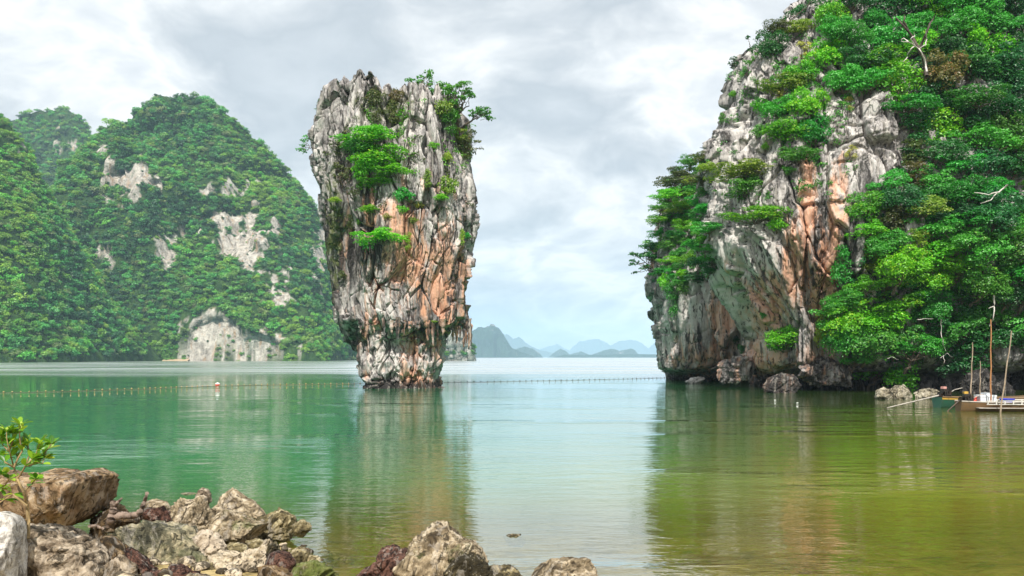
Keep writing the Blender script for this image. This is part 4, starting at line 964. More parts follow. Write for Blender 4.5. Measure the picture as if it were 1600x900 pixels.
def scatter(name, pts, scl, idx, label):
    me = bpy.data.meshes.new(name); me.vertices.add(len(pts)); me.vertices.foreach_set('co', pts.astype(np.float32).ravel())
    me.attributes.new('scl', 'FLOAT', 'POINT').data.foreach_set('value', scl.astype(np.float32))
    me.attributes.new('idx', 'INT', 'POINT').data.foreach_set('value', idx.astype(np.int32))
    rz = np.zeros((len(pts), 3)); rz[:, 2] = np.random.rand(len(pts)) * 6.28; rz[:, :2] = np.random.normal(size=(len(pts), 2)) * .15
    me.attributes.new('rot', 'FLOAT_VECTOR', 'POINT').data.foreach_set('vector', rz.astype(np.float32).ravel())
    o = link(name, me); tag(o, label, kind='stuff')
    g = bpy.data.node_groups.new(name, 'GeometryNodeTree'); g.interface.new_socket('Geometry', in_out='INPUT', socket_type='NodeSocketGeometry'); g.interface.new_socket('Geometry', in_out='OUTPUT', socket_type='NodeSocketGeometry')
    N = g.nodes; L = g.links; gi = N.new('NodeGroupInput'); go = N.new('NodeGroupOutput'); ip = N.new('GeometryNodeInstanceOnPoints'); ci = N.new('GeometryNodeCollectionInfo')
    ci.inputs['Collection'].default_value = proto_col; ci.inputs['Separate Children'].default_value = True; ci.inputs['Reset Children'].default_value = True
    def na(n_, ty):
        a = N.new('GeometryNodeInputNamedAttribute'); a.data_type = ty; a.inputs['Name'].default_value = n_; return a.outputs['Attribute']
    L.new(gi.outputs[0], ip.inputs['Points']); L.new(ci.outputs[0], ip.inputs['Instance']); ip.inputs['Pick Instance'].default_value = True
    L.new(na('idx', 'INT'), ip.inputs['Instance Index']); L.new(na('scl', 'FLOAT'), ip.inputs['Scale'])
    e = N.new('FunctionNodeEulerToRotation'); L.new(na('rot', 'FLOAT_VECTOR'), e.inputs[0]); L.new(e.outputs[0], ip.inputs['Rotation'])
    L.new(ip.outputs[0], go.inputs[0]); md_ = o.modifiers.new('scatter', 'NODES'); md_.node_group = g
    return o
def forest(V, Fq, rock, n, r0, r1, seed, yel=None, ymax=1e9, thr=.30):
    rs = np.random.RandomState(seed); q = V[Fq]; ar = np.linalg.norm(np.cross(q[:, 2] - q[:, 0], q[:, 3] - q[:, 1]), axis=1) / 2
    rk = rock[Fq].mean(1); c = q.mean(1); ok = (c[:, 2] > .8) & (c[:, 1] < ymax)
    ar = ar * ok * np.where(rk < thr, 1, np.where(rk < .75, .35, .07)); ar /= ar.sum()
    k = rs.choice(len(Fq), n, p=ar); u = rs.rand(n, 2)[:, :, None]; Q = q[k]
    p = (Q[:, 0] * (1 - u[:, 0]) + Q[:, 1] * u[:, 0]) * (1 - u[:, 1]) + (Q[:, 3] * (1 - u[:, 0]) + Q[:, 2] * u[:, 0]) * u[:, 1]
    s = r0 + (r1 - r0) * rs.rand(n) ** 1.5; s = np.where(rs.rand(n) < .05, s * 1.5, s); s = np.where(rk[k] > .2, s * .55, s)
    nz = .75 * fbm(p / np.array([55., 55, 45]), seed + 1, 4) + .36 * rs.normal(size=n); y = blobs(p, yel) if yel else 0
    v = nz + 1.1 * y  # yel blobs put the sunlit slopes into the choice of crown tint
    cls = np.where(v > .75, 2, np.where(v > .42, 4, np.where(v > .08, 1, np.where(v > -.3, 0, 3))))
    cls = np.where(rs.rand(n) < .07, 5, cls); cls = np.where(rs.rand(n) < .06, 2, cls)
    p[:, 2] += s * .2
    return p, s, cls * 4 + rs.randint(0, 4, n)
for hname, me, V, rock, Fq in HILLS:
    a = {'A': (14500, 1.1, 3.5, 590, [(430, 300, 60, 90, .5), (350, 440, 110, 60, .45), (250, 540, 120, 26, .6), (470, 400, 50, 80, .4), (210, 480, 60, 40, .25)]), 'C': (10500, 1.0, 2.9, 432, [(10, 400, 60, 140, .75), (100, 540, 90, 40, .5)]), 'B': (4600, 2.0, 4.4, 850, None)}[hname]
    lab = {'A': 'dense rainforest covering the tall far hill', 'C': 'dense rainforest covering the left edge hillside', 'B': 'blue green forest on the hill in the gap'}[hname]
    p, s, k = forest(V, Fq, rock, a[0], a[1], a[2], {'A': 61, 'B': 62, 'C': 63}[hname], a[4], a[3])
    scatter('forest', p, s, k, lab)
# ------------------------------------------------------------------ boulders and stones
_ico = {}
def ico(sub):
    if sub not in _ico:
        b = bmesh.new(); bmesh.ops.create_icosphere(b, subdivisions=sub, radius=1); b.verts.ensure_lookup_table()
        _ico[sub] = (np.array([tuple(v.co) for v in b.verts]), np.array([[v.index for v in f.verts] for f in b.faces])); b.free()
    return _ico[sub]
def boulder(name, label, cat, poly, Y, mat, seed, sub=5, depth=.8, rough=1.0, cuts=10, group=None, attrs=None, kind=None, strata=0.0, smooth=True, box_=(.60, .72)):
    """a stone whose outline follows poly (photo pixels) at distance Y, with a real depth"""
    rs = np.random.RandomState(seed); D, Ft = ico(sub); k = Y / F
    pts = np.array(poly, float); c = pts.mean(0)
    c = (pts.min(0) + pts.max(0)) / 2
    ang = np.linspace(-math.pi, math.pi, 181); rad = np.zeros(181)
    for i, a in enumerate(ang):
        dx, dy = math.cos(a), -math.sin(a); best = 0
        for j in range(len(pts)):
            p, q = pts[j], pts[(j + 1) % len(pts)]; e = q - p; den = dx * e[1] - dy * e[0]
            if abs(den) < 1e-9: continue
            w_ = p - c; t_ = (w_[0] * e[1] - w_[1] * e[0]) / den; u_ = (w_[0] * dy - w_[1] * dx) / den
            if t_ > 0 and -1e-6 <= u_ <= 1 + 1e-6: best = max(best, t_)
        rad[i] = best
    phi = np.arctan2(D[:, 2], D[:, 0]); rho = np.hypot(D[:, 0], D[:, 2]); Rr = np.interp(phi, ang, rad) * k
    r2 = rho ** box_[0]
    half = float(np.mean(rad)) * k; dy_ = half * depth * 1.25
    V = np.stack([np.cos(phi) * Rr * r2, np.sign(D[:, 1]) * np.abs(D[:, 1]) ** box_[1] * dy_, np.sin(phi) * Rr * r2], 1)
    for _ in range(cuts):
        n = rs.normal(size=3); n[1] = -abs(n[1]) * 1.2 if rs.rand() < .7 else n[1]; n /= np.linalg.norm(n)
        d = V @ n; lim = d.max() * rs.uniform(.60, .86); V = V - np.outer(np.maximum(0, d - lim) * .93, n)
    Nn = V / np.linalg.norm(V / np.array([1, 1, 1]), axis=1)[:, None]
    S = half; q = V / S + seed * 3.1
    dsp = .05 * fbm(q * 1.3, seed, 3) + chisel(q + .12 * fbm(q, seed + 3, 2)[:, None], (.85, .85, .6), seed + 5, .12, .15, .10, .06) + .05 * ridged(q * 3.0, seed + 7, 3) + .045 * fbm(q * 8, seed + 9, 3) + .02 * ridged(q * 15, seed + 10, 2) + chisel(q * 1.0 + .3 * fbm(q * 2, seed + 13, 2)[:, None], (.30, .30, .22), seed + 15, .045, .02, .035, .12)
    if strata: dsp = dsp + strata * (np.abs(vnoise(q @ np.array([[.6, 0, .9], [.3, 1, 0], [5.5, 0, 4.5]]).T * .9, seed + 12)) - .3)
    V = V + Nn * (dsp * S * rough * .85)[:, None]
    Yc = Y + dy_ * .45; V[:, 0] *= Yc / Y; V[:, 2] *= Yc / Y; cen = P(c[0], c[1], Yc)
    A = {a_: np.full(len(V), float(b_)) for a_, b_ in (attrs or {}).items()}
    o = link(name, mesh_np(name, V, Ft, smooth, A), mat, loc=tuple(cen)); tag(o, label, cat, group, kind); return o
B = dict(streak=(1, 1, .7), bump=.13, sc=3.2)
M['tan'] = rock_mat('tan_barnacled_rock', (.08, .058, .033), (.34, .265, .165), (.60, .50, .36), rustc=(.40, .2, .08), rough=.92, speck=.9, **B)
M['brown'] = rock_mat('brown_rock', (.05, .033, .016), (.21, .135, .065), (.42, .31, .19), rustc=(.30, .14, .05), rough=.9, **B)
M['greystone'] = rock_mat('grey_tan_rock', (.065, .047, .028), (.31, .24, .165), (.52, .43, .32), rustc=(.35, .18, .08), rough=.9, **B)
M['slab'] = rock_mat('grey_green_slab', (.03, .03, .02), (.15, .14, .09), (.42, .36, .23), rough=.88, algae=(.10, .12, .05), **B)
M['redstone'] = rock_mat('dark_red_stone', (.016, .009, .007), (.065, .030, .022), (.17, .085, .06), rustc=(.2, .06, .04), rough=.92, streak=(1, 1, 1), bump=.18, sc=4.5, grain=.8)
M['white'] = rock_mat('white_stone', (.26, .24, .21), (.52, .49, .45), (.66, .63, .58), rough=.85, streak=(1, 1, 1), bump=.07, sc=3.0, grain=.5)
M['moss'] = rock_mat('mossy_rock', (.05, .04, .02), (.25, .20, .10), (.48, .41, .24), rough=.95, speck=.8, algae=(.12, .16, .03), **B)
M['shore'] = rock_mat('shore_rock', (.06, .05, .035), (.30, .26, .18), (.50, .45, .34), rough=.9, streak=(1, 1, 1), bump=.15, sc=1.2)
G = 'boulders on the near shore'
def rk(label, poly, Y, mat, seed, **kw):
    if 13 < seed < 37 and seed not in (42,):
        cx_ = sum(p[0] for p in poly) / len(poly); cy_ = sum(p[1] for p in poly) / len(poly); poly = [(cx_ + (a - cx_) * 1.10, cy_ + (b - cy_) * 1.06) for a, b in poly]
    return boulder('boulder' if (max(p[0] for p in poly) - min(p[0] for p in poly)) > 50 else 'rock', label, 'rock', poly, Y, M[mat], seed, group=G, **kw)
rk('big brown boulder with a pale flat top behind the sapling', [(-110, 765), (-60, 742), (-10, 740), (35, 744), (72, 736), (100, 741), (135, 738), (160, 748), (181, 763), (172, 778), (150, 797), (112, 822), (75, 832), (30, 834), (-30, 838), (-110, 845)], 8.9, 'brown', 11, sub=6, depth=.8, rough=.6, cuts=3, box_=(.34, .55), attrs={'rust': .3, 'pale': 0})
rk('grey tan boulder at the bottom left between the white stone and the brown one', [(18, 828), (60, 825), (100, 833), (132, 850), (152, 875), (168, 905), (172, 945), (20, 945), (12, 880)], 7.25, 'greystone', 12, sub=6, depth=.8, rough=.8, cuts=6, box_=(.5, .6))
rk('smooth white stone block at the lower left corner', [(-60, 812), (-40, 804), (0, 803), (20, 808), (26, 818), (27, 850), (26, 885), (31, 945), (-60, 945)], 6.7, 'white', 13, sub=5, depth=.7, rough=.28, cuts=3)
rk('dark fissured brown rock under the rusty red streak', [(150, 852), (165, 841), (186, 843), (202, 860), (225, 885), (240, 905), (240, 945), (165, 945), (150, 890)], 7.7, 'brown', 14, sub=5, depth=.8, rough=.9, attrs={'dark': .5})
rk('long grey green slanting slab in the middle of the boulders', [(178, 826), (200, 812), (232, 807), (262, 811), (288, 828), (304, 850), (322, 872), (345, 905), (345, 945), (285, 945), (232, 900), (200, 868), (182, 845)], 8.3, 'slab', 15, sub=6, depth=.55, rough=.6, strata=.10, cuts=5, attrs={'algae': .3})
rk('long rusty red lump running down the slanting slab', [(188, 850), (200, 852), (222, 872), (240, 892), (262, 905), (275, 945), (235, 945), (212, 895), (196, 870)], 7.55, 'redstone', 16, sub=5, depth=.5, rough=1.2)
rk('broad dark red crusted rock at the bottom edge', [(225, 890), (232, 876), (262, 882), (290, 892), (318, 908), (330, 945), (240, 945)], 7.35, 'redstone', 17, sub=5, depth=.6, rough=1.2)
rk('dark red rock wedged behind the slab beside the driftwood', [(220, 800), (232, 795), (245, 796), (255, 789), (264, 799), (262, 814), (225, 815)], 9.1, 'redstone', 18, sub=5, rough=1.1)
rk('rounded tan stone behind the driftwood', [(222, 796), (228, 784), (242, 781), (256, 785), (263, 796), (262, 804), (225, 804)], 9.6, 'tan', 19, rough=.7)
rk('tan rock with a dark vertical crack right of the slab', [(264, 806), (268, 794), (282, 786), (296, 788), (312, 782), (328, 792), (337, 812), (332, 842), (316, 856), (290, 848), (272, 830)], 9.3, 'tan', 20, sub=6, rough=.9)
rk('small grey pinnacle topping the tan rocks', [(303, 774), (306, 765), (314, 761), (324, 768), (327, 784), (322, 798), (305, 798)], 10.2, 'greystone', 21, rough=1.1)
rk('peaked tan boulder at the back of the barnacled rocks', [(342, 784), (346, 770), (357, 764), (372, 776), (392, 787), (408, 804), (408, 824), (372, 830), (342, 812)], 10.0, 'tan', 22, sub=6, rough=.7)
rk('barnacle crusted boulder in front of the peaked one', [(318, 828), (326, 806), (344, 796), (364, 803), (388, 815), (412, 824), (422, 840), (404, 853), (362, 856), (332, 852)], 9.1, 'tan', 23, sub=6, rough=.8, attrs={'algae': .35})
rk('barnacled boulder at the water edge right of the tan rocks', [(402, 812), (424, 800), (446, 794), (459, 806), (461, 826), (450, 842), (420, 848), (400, 838)], 9.6, 'moss', 24, sub=6, rough=.8)
rk('smallest outlying rock at the tip of the barnacled row', [(455, 822), (468, 812), (482, 818), (485, 828), (472, 838), (456, 836)], 9.35, 'moss', 25, rough=.9)
rk('rounded pinkish boulder below the tan rocks', [(300, 846), (306, 832), (320, 828), (336, 838), (350, 854), (355, 866), (340, 878), (314, 876), (302, 862)], 8.4, 'greystone', 26, sub=6, rough=.6, attrs={'pale': .5})
rk('flat squared stone sitting in the tidal pool', [(344, 858), (352, 850), (370, 849), (383, 854), (381, 870), (352, 873)], 8.55, 'moss', 27, rough=.6)
rk('rough whitish barnacled rock pile at the bottom', [(315, 905), (325, 878), (345, 868), (372, 874), (388, 862), (406, 857), (420, 864), (436, 880), (448, 905), (440, 945), (315, 945)], 7.9, 'tan', 28, sub=6, rough=1.0, attrs={'pale': .35})
rk('smooth dark red round stone near the bottom', [(414, 884), (419, 868), (434, 860), (449, 866), (458, 880), (454, 894), (432, 898), (418, 894)], 7.7, 'redstone', 29, sub=5, rough=.45, cuts=3)
rk('knob of dark rock perched behind the round red stone', [(417, 864), (420, 851), (428, 845), (434, 854), (437, 866), (424, 872)], 7.95, 'moss', 30, rough=1.1, attrs={'dark': 1})
rk('yellowish rock right of the round red stone', [(446, 874), (452, 862), (466, 857), (480, 864), (483, 878), (470, 890), (450, 888)], 8.3, 'moss', 31, rough=.9)
rk('little flat rock touching the water right of the red stone', [(474, 878), (482, 868), (496, 870), (503, 877), (490, 884), (476, 884)], 8.35, 'moss', 32, rough=.9)
rk('mossy green crusted rock at the bottom edge', [(440, 902), (452, 884), (470, 880), (492, 884), (512, 896), (522, 920), (515, 945), (440, 945)], 7.6, 'moss', 33, sub=6, rough=1.1, attrs={'algae': .8})
rk('greenish tan rock under the slab beside the red crusted one', [(290, 905), (300, 882), (320, 878), (336, 890), (345, 910), (345, 945), (285, 945)], 7.75, 'moss', 34, rough=.9)
rk('shadowed rock in the hollow under the big brown boulder', [(120, 836), (135, 818), (165, 800), (185, 792), (212, 806), (205, 830), (180, 846), (145, 850)], 9.2, 'brown', 35, rough=1.1, attrs={'dark': .6})
rk('low dark rock behind the driftwood stump', [(150, 800), (170, 786), (190, 792), (200, 808), (170, 815)], 9.7, 'brown', 36, rough=1)
rk('dark reddish barnacled rock left of the peaked centre rock', [(545, 912), (562, 896), (586, 882), (600, 860), (618, 847), (648, 848), (668, 868), (670, 905), (660, 945), (545, 945)], 7.5, 'redstone', 37, sub=6, rough=1.0, attrs={'pale': .2})
rk('peaked tan rock at the bottom centre', [(622, 885), (640, 856), (660, 838), (680, 826), (700, 825), (718, 836), (740, 854), (756, 876), (768, 905), (768, 945), (620, 945)], 7.4, 'tan', 38, sub=6, rough=.95, attrs={'algae': .3, 'pale': .0, 'dark': .1})
rk('dark barnacled rock on the right foot of the peaked one', [(692, 905), (706, 882), (722, 868), (742, 871), (760, 888), (775, 912), (775, 945), (690, 945)], 7.15, 'moss', 39, sub=6, rough=1.0, attrs={'dark': .9})
rk('low barnacled rock between the peaked and the rounded rock', [(755, 900), (772, 885), (798, 887), (815, 901), (822, 945), (755, 945)], 7.35, 'moss', 40, rough=1.0, attrs={'dark': .4})
rk('low rounded tan rock at the bottom right of the centre', [(822, 912), (830, 890), (850, 879), (885, 874), (915, 877), (932, 890), (938, 915), (938, 945), (822, 945)], 7.5, 'tan', 41, sub=6, rough=.6)
rk('lone barnacled rock just breaking the water in open shallows', [(786, 839), (796, 836), (806, 835), (818, 836), (823, 841), (816, 853), (795, 853)], 9.9, 'moss', 42, rough=.9, cuts=3, attrs={'dark': .5})
rk('dark flat rock awash left of the grey pinnacle', [(268, 772), (285, 769), (305, 771), (308, 776), (285, 784), (268, 780)], 12.9, 'slab', 43, rough=.7)

for i, (lb, pl, Yf, mt) in enumerate([
    ('angular brown wedge filling the gap between slab and big boulder', [(168, 838), (188, 822), (215, 836), (226, 858), (196, 872), (170, 862)], 8.5, 'brown'),
    ('flat tan slab tilted against the dark cracked rock', [(262, 846), (288, 838), (312, 856), (322, 880), (290, 886), (268, 870)], 8.75, 'tan'),
    ('broken tan slab between the pinkish boulder and the whitish pile', [(338, 866), (362, 862), (384, 872), (378, 890), (350, 892)], 8.2, 'tan'),
    ('dark wet rock in the pool behind the whitish pile', [(382, 846), (402, 842), (420, 850), (414, 864), (388, 864)], 8.9, 'moss'),
    ('brown angular rock under the round red stone', [(400, 892), (425, 886), (450, 894), (462, 915), (440, 940), (400, 935)], 7.45, 'brown'),
    ('tan angular rock right of the grey tan boulder at the bottom', [(166, 880), (184, 868), (206, 886), (214, 912), (200, 940), (168, 935)], 7.3, 'greystone'),
    ('squat tan rock at the back between the tan and the peaked boulder', [(322, 800), (336, 788), (350, 796), (352, 814), (330, 820)], 9.8, 'tan'),
    ('brown ledge low on the left of the whitish pile', [(280, 900), (300, 888), (326, 892), (334, 915), (310, 940), (280, 935)], 7.9, 'brown')]):
    rk(lb, pl, Yf, mt, 81 + i, sub=5, rough=.9, cuts=12)
# rocks at the foot of the cliff
def cr(label, poly, Y, seed, mat='shore', **kw): return boulder('rock', label, 'rock', poly, Y, M[mat], seed, group='rocks at the foot of the cliff', **kw)
cr('pale rock standing in the water left of the two boats', [(1368, 620), (1372, 609), (1384, 606), (1392, 614), (1394, 628), (1370, 628)], 42.0, 51)
cr('largest pale shore rock with a notched top left of the boats', [(1388, 620), (1390, 610), (1402, 603), (1410, 606), (1414, 600), (1424, 608), (1432, 618), (1432, 628), (1388, 628)], 42.5, 52, sub=6)
cr('low shelf of shore rock behind the green boat stern', [(1428, 622), (1434, 612), (1450, 608), (1470, 610), (1478, 618), (1480, 628), (1428, 628)], 43.0, 53, sub=6)
cr('brown mushroom rock hanging over the sea under the cliff corner', [(1194, 606), (1200, 592), (1218, 584), (1236, 586), (1246, 598), (1254, 606), (1250, 616), (1225, 620), (1200, 622)], 49.6, 54, 'limestone', sub=6, attrs={'rust': .3, 'dark': 1.1})
cr('flat rock slab at the mouth of the left sea cave', [(1070, 598), (1082, 590), (1100, 589), (1104, 597), (1095, 604), (1072, 604)], 66.5, 55, 'limestone', attrs={'pale': .4})
cr('dark rock mass rising behind the white boxes', [(1504, 625), (1508, 600), (1520, 580), (1540, 575), (1556, 590), (1560, 618), (1558, 630), (1504, 630)], 48.2, 56, 'limestone', sub=6, rough=1.3, attrs={'rust': .12, 'dark': 1.3})
cr('dark rock hump by the leaning pole', [(1552, 628), (1556, 604), (1568, 594), (1582, 604), (1584, 628)], 48.0, 57, 'limestone', rough=1.2, attrs={'dark': 1.2})
cr('large brown lobe of rock low on the cave wall', [(1240, 598), (1252, 570), (1290, 560), (1330, 566), (1346, 588), (1338, 606), (1300, 600), (1262, 608)], 52.2, 58, 'limestone', sub=6, rough=1.3, depth=.5, attrs={'rust': .25, 'dark': .5})
cr('whitish bulge of rock over the cave mouth', [(1118, 575), (1130, 562), (1160, 558), (1190, 566), (1200, 584), (1180, 596), (1140, 598), (1120, 590)], 58.5, 59, 'limestone', sub=6, rough=1.5, depth=.5, attrs={'rust': .3, 'dark': .2})

# small headland far behind the pillar
hd = boulder('headland', 'small rocky headland with bushes seen just right of the pillar foot', None, [(660, 500), (690, 492), (706, 500), (716, 506), (724, 516), (734, 524), (740, 540), (738, 552), (742, 560), (742, 568), (660, 568)], 470, M['far_rock'], 71, sub=5, depth=.9, rough=.8, kind='structure', attrs={'pale': .3})
me = hd.data; Vh = np.array([tuple(v.co) for v in me.vertices]) + np.array(hd.location); sel = (Vh[:, 2] > 3) & (fbm(Vh / 9, 3, 2) > .05) & (Vh[:, 1] < 478)
ph = Vh[sel][::3]; scatter('forest', ph, np.full(len(ph), 1.6) * (0.7 + .7 * np.random.rand(len(ph))), np.random.choice([0, 1, 4, 16, 12, 5], len(ph)), 'bushes on the small headland beside the pillar foot')

# stalactites under the overhang of the pillar
def stalactite(px_, y0, y1, Y, r, seed):
    a = np.array(P(px_, y0, Y)); b = np.array(P(px_ + random.uniform(-1, 1), y1, Y)); n = 9
    pts = [a + (b - a) * i / (n - 1) for i in range(n)]; rr = [r * (1 - .75 * (i / (n - 1)) ** 1.3) * (1 + .25 * math.sin(i * 2.1 + seed)) for i in range(n)]
    V, f = tube(pts, rr, 9, .45, seed); V = V + .05 * fbm(V * 5, seed, 2)[:, None]
    tip = len(V); V = np.concatenate([V, [b + (0, 0, -.06)]]); cap = np.array([((n - 1) * 9 + i, (n - 1) * 9 + (i + 1) % 9, tip) for i in range(9)])
    o = link('stalactite', mesh_np('stalactite', V, [f, cap], True, {'rust': np.full(len(V), .5), 'dark': np.full(len(V), .3), 'pale': np.zeros(len(V)), 'algae': np.zeros(len(V))}), M['limestone'], pillar)
for i, (a, b, c, r) in enumerate([(708, 512, 533, .13), (714, 508, 536, .12), (719, 508, 531, .10), (724, 505, 542, .14), (729, 500, 536, .12), (733, 498, 545, .17), (736, 505, 540, .10), (711, 510, 526, .08)]):
    stalactite(a, b, c, YC - .6, r, i + 5)
for i, (a, b, c) in enumerate([(600, 500, 526), (612, 505, 522), (622, 500, 530), (632, 504, 524), (640, 506, 518), (668, 505, 532), (676, 504, 540), (684, 505, 530), (692, 503, 524), (585, 505, 520), (575, 502, 522), (654, 506, 516), (563, 505, 520)]):
    h = ray(a, b, PK)
    if h: stalactite(a, b - 4, c, h[0].y + .12, .13 + .05 * (i % 3), i + 31)

# pebbles and rubble between the boulders
rs = np.random.RandomState(9); parts = []; D, Ft = ico(2)
for i in range(900):
    x = rs.uniform(-5.6, .9); y = rs.uniform(5.8, 9.6 if x < -1.6 else 7.6); z = float(shore_z([x], [y])[0])
    if x > -1.5 and rs.rand() < .6: continue
    r = .02 + .07 * rs.rand() ** 2.5; q = D * np.array([r, r * rs.uniform(.7, 1.2), r * rs.uniform(.5, .8)])
    q = q * (1 + .35 * vnoise(D * 1.7 + i, i)[:, None]); parts.append((q + np.array([x, y, z + r * .25]), Ft))
V, f = join(parts); A = {'pale': np.repeat(rs.rand(len(parts)), len(D)), 'dark': np.repeat(rs.rand(len(parts)) * 1.2, len(D))}
tag(link('pebbles', mesh_np('pebbles', V, f, True, A), M['tan']), 'small stones and rubble between the shore boulders', kind='stuff')

# driftwood
M['drift'] = bark('driftwood', (.06, .042, .03), (.30, .22, .17))
def pt(paths, Y, r, mat, name, label, cat, jit=.6, seg=12):
    parts = []; o0 = np.array(P(*paths[0][0][:2], Y))
    for i, (pth) in enumerate(paths):
        pts = []; rr = []
        for a, b in zip(pth[:-1], pth[1:]):
            for k in range(9):
                u = k / 9; pts.append(np.array(P(a[0] + (b[0] - a[0]) * u, a[1] + (b[1] - a[1]) * u, Y + .02 * math.sin(7 * len(pts)))) - o0); rr.append((a[2] + (b[2] - a[2]) * u) * .72 * Y / F)
        pts.append(np.array(P(*pth[-1][:2], Y)) - o0); rr.append(pth[-1][2] * Y / F)
        V, f = tube(pts, rr, seg, jit, i + 3); m0 = len(V) - seg
        V = V + .004 * np.stack([fbm(V * 26, i, 3), fbm(V * 26, i + 5, 3), fbm(V * 26, i + 9, 3)], 1)
        V = np.concatenate([V, [pts[0]], [pts[-1]]]); nv = len(V)
        caps = np.array([((s + 1) % seg, s, nv - 2) for s in range(seg)] + [(m0 + s, m0 + (s + 1) % seg, nv - 1) for s in range(seg)])
        parts.append((V, f)); parts.append((V, caps))
    V, f = join(parts); o = link(name, mesh_np(name, V, f), M[mat]); o.location = tuple(o0); tag(o, label, cat)
pt([[(172, 820, 10), (175, 806, 8.5), (178, 794, 7), (176, 784, 5.5)], [(178, 792, 5), (185, 784, 3.5), (190, 779, 1.5)], [(176, 808, 6.5), (190, 805, 7.5), (204, 806, 7), (214, 804, 6.5), (221, 797, 6), (225, 785, 4.5), (230, 770, 3)]], 8.8, .02, 'drift', 'driftwood', 'gnarled pinkish grey driftwood stump with an upturned branch among the boulders', 'driftwood', jit=.35)
pt([[(140, 822, 3.5), (150, 822, 3.5), (160, 826, 3)]], 8.4, .02, 'drift', 'driftwood', 'short broken stick lying in the shadow under the big boulder', 'driftwood', seg=7)

# ------------------------------------------------------------------ sapling at the left edge
m, t = new_mat('sapling_leaf')
info = t.n('ShaderNodeObjectInfo').outputs['Random']
lc = t.ramp(info, [(0, (.05, .16, .01)), (.35, (.13, .33, .015)), (.75, (.30, .50, .03)), (1, (.50, .60, .06))])
a = t.n('ShaderNodeBsdfPrincipled', {'Base Color': lc, 'Roughness': .38, 'Specular IOR Level': .5}); b = t.n('ShaderNodeBsdfTranslucent', {0: lc})
t.n('ShaderNodeOutputMaterial', {0: t.n('ShaderNodeMixShader', {0: .4, 1: a.outputs[0], 2: b.outputs[0]}).outputs[0]}); M['sleaf'] = m
M['stem'] = bark('sapling_stem', (.16, .11, .05), (.42, .30, .14))
YS = 7.0; S0 = np.array(P(43, 842, YS))
sap = thing('sapling', 'young mangrove sapling with glossy yellow green leaves beside the big boulder', 'sapling', tuple(S0))
def sp3(x, y, dy=0): return np.array(P(x, y, YS + dy)) - S0
stems = [[(43, 842), (45, 815), (42, 790), (37, 768), (27, 748)]]
br = [[(27, 748), (22, 730), (14, 705), (10, 675)], [(22, 730), (34, 705), (30, 680), (32, 664)], [(27, 748), (40, 728), (55, 712), (62, 694)], [(40, 728), (58, 722), (72, 706), (80, 694)], [(14, 705), (4, 695), (2, 682)], [(22, 730), (8, 722), (0, 712)], [(37, 768), (50, 756), (56, 748)], [(30, 754), (14, 748), (4, 742)], [(42, 790), (20, 772), (0, 785), (-20, 800)], [(14, 748), (8, 758), (2, 764)], [(40, 728), (46, 708), (44, 694)], [(22, 730), (28, 716), (22, 700)], [(40, 728), (48, 728), (58, 716)], [(58, 722), (66, 724), (70, 716)], [(14, 705), (20, 690), (20, 678)]]
def path3(p, rr, seed):
    rs = random.Random(seed); L = []; 
    for i, (x, y) in enumerate(p): L.append(sp3(x, y, rs.uniform(-.10, .10) * (i > 0)))
    out = []
    for a_, b_ in zip(L[:-1], L[1:]):
        for k in range(3): out.append(a_ + (b_ - a_) * k / 3 + np.array([rs.uniform(-1, 1), rs.uniform(-1, 1), 0]) * .003)
    out.append(L[-1]); n = len(out); return out, [rr[0] + (rr[1] - rr[0]) * k / (n - 1) for k in range(n)]
o, r_ = path3(stems[0], (.016, .010), 1); V, f = tube(o, r_, 8, .2, 1); link('stem', mesh_np('stem', V, f), M['stem'], sap)
tips = []
for i, p in enumerate(br):
    o, r_ = path3(p, (.008, .003), i + 2)
    d0 = o[0] * 0
    V, f = tube(o, r_, 6, .15, i); link('branch', mesh_np('branch', V, f), M['stem'], sap)
    dirn = (o[-1] - o[-2]); dirn = dirn / np.linalg.norm(dirn); tips.append((o[-1], dirn, 10))
    for q in range(3, len(o) - 1, 2): tips.append((o[q], dirn, 3))
# one folded, pointed oval leaf, unit length along +Y
lv = []; prof_ = [(0, .02), (.18, .16), (.45, .25), (.72, .22), (.92, .10), (1.0, .0)]
for yv, wv_ in prof_:
    zc = -.10 * yv * yv
    lv += [(-wv_, yv, zc + wv_ * .35), (0, yv, zc), (wv_, yv, zc + wv_ * .35)]
lf = [(i * 3 + k, i * 3 + k + 1, i * 3 + k + 4, i * 3 + k + 3) for i in range(5) for k in range(2)]
leaf_me = mesh_np('leaf', np.array(lv), np.array(lf)); leaf_me.materials.append(M['sleaf'])
rl = random.Random(12); nl = 0
for pos_, dirn, cnt in tips:
    for k in range(cnt):
        if nl >= 290: break
        d = Vector(dirn) * .5 + Vector((rl.gauss(0, .8), rl.gauss(0, .8), rl.uniform(-.3, .8))); d.normalize()
        o = bpy.data.objects.new('leaf', leaf_me); COL.objects.link(o); o.parent = sap
        up = Vector((rl.gauss(0, .3), rl.gauss(0, .3), 1)); x_ = d.cross(up).normalized(); z_ = x_.cross(d)
        s = rl.uniform(.060, .098); Mx = Matrix((x_, d, z_)).transposed().to_4x4() @ Matrix.Diagonal((s, s, s, 1)); Mx.translation = Vector(pos_) + d * .006
        o.matrix_local = Mx; nl += 1

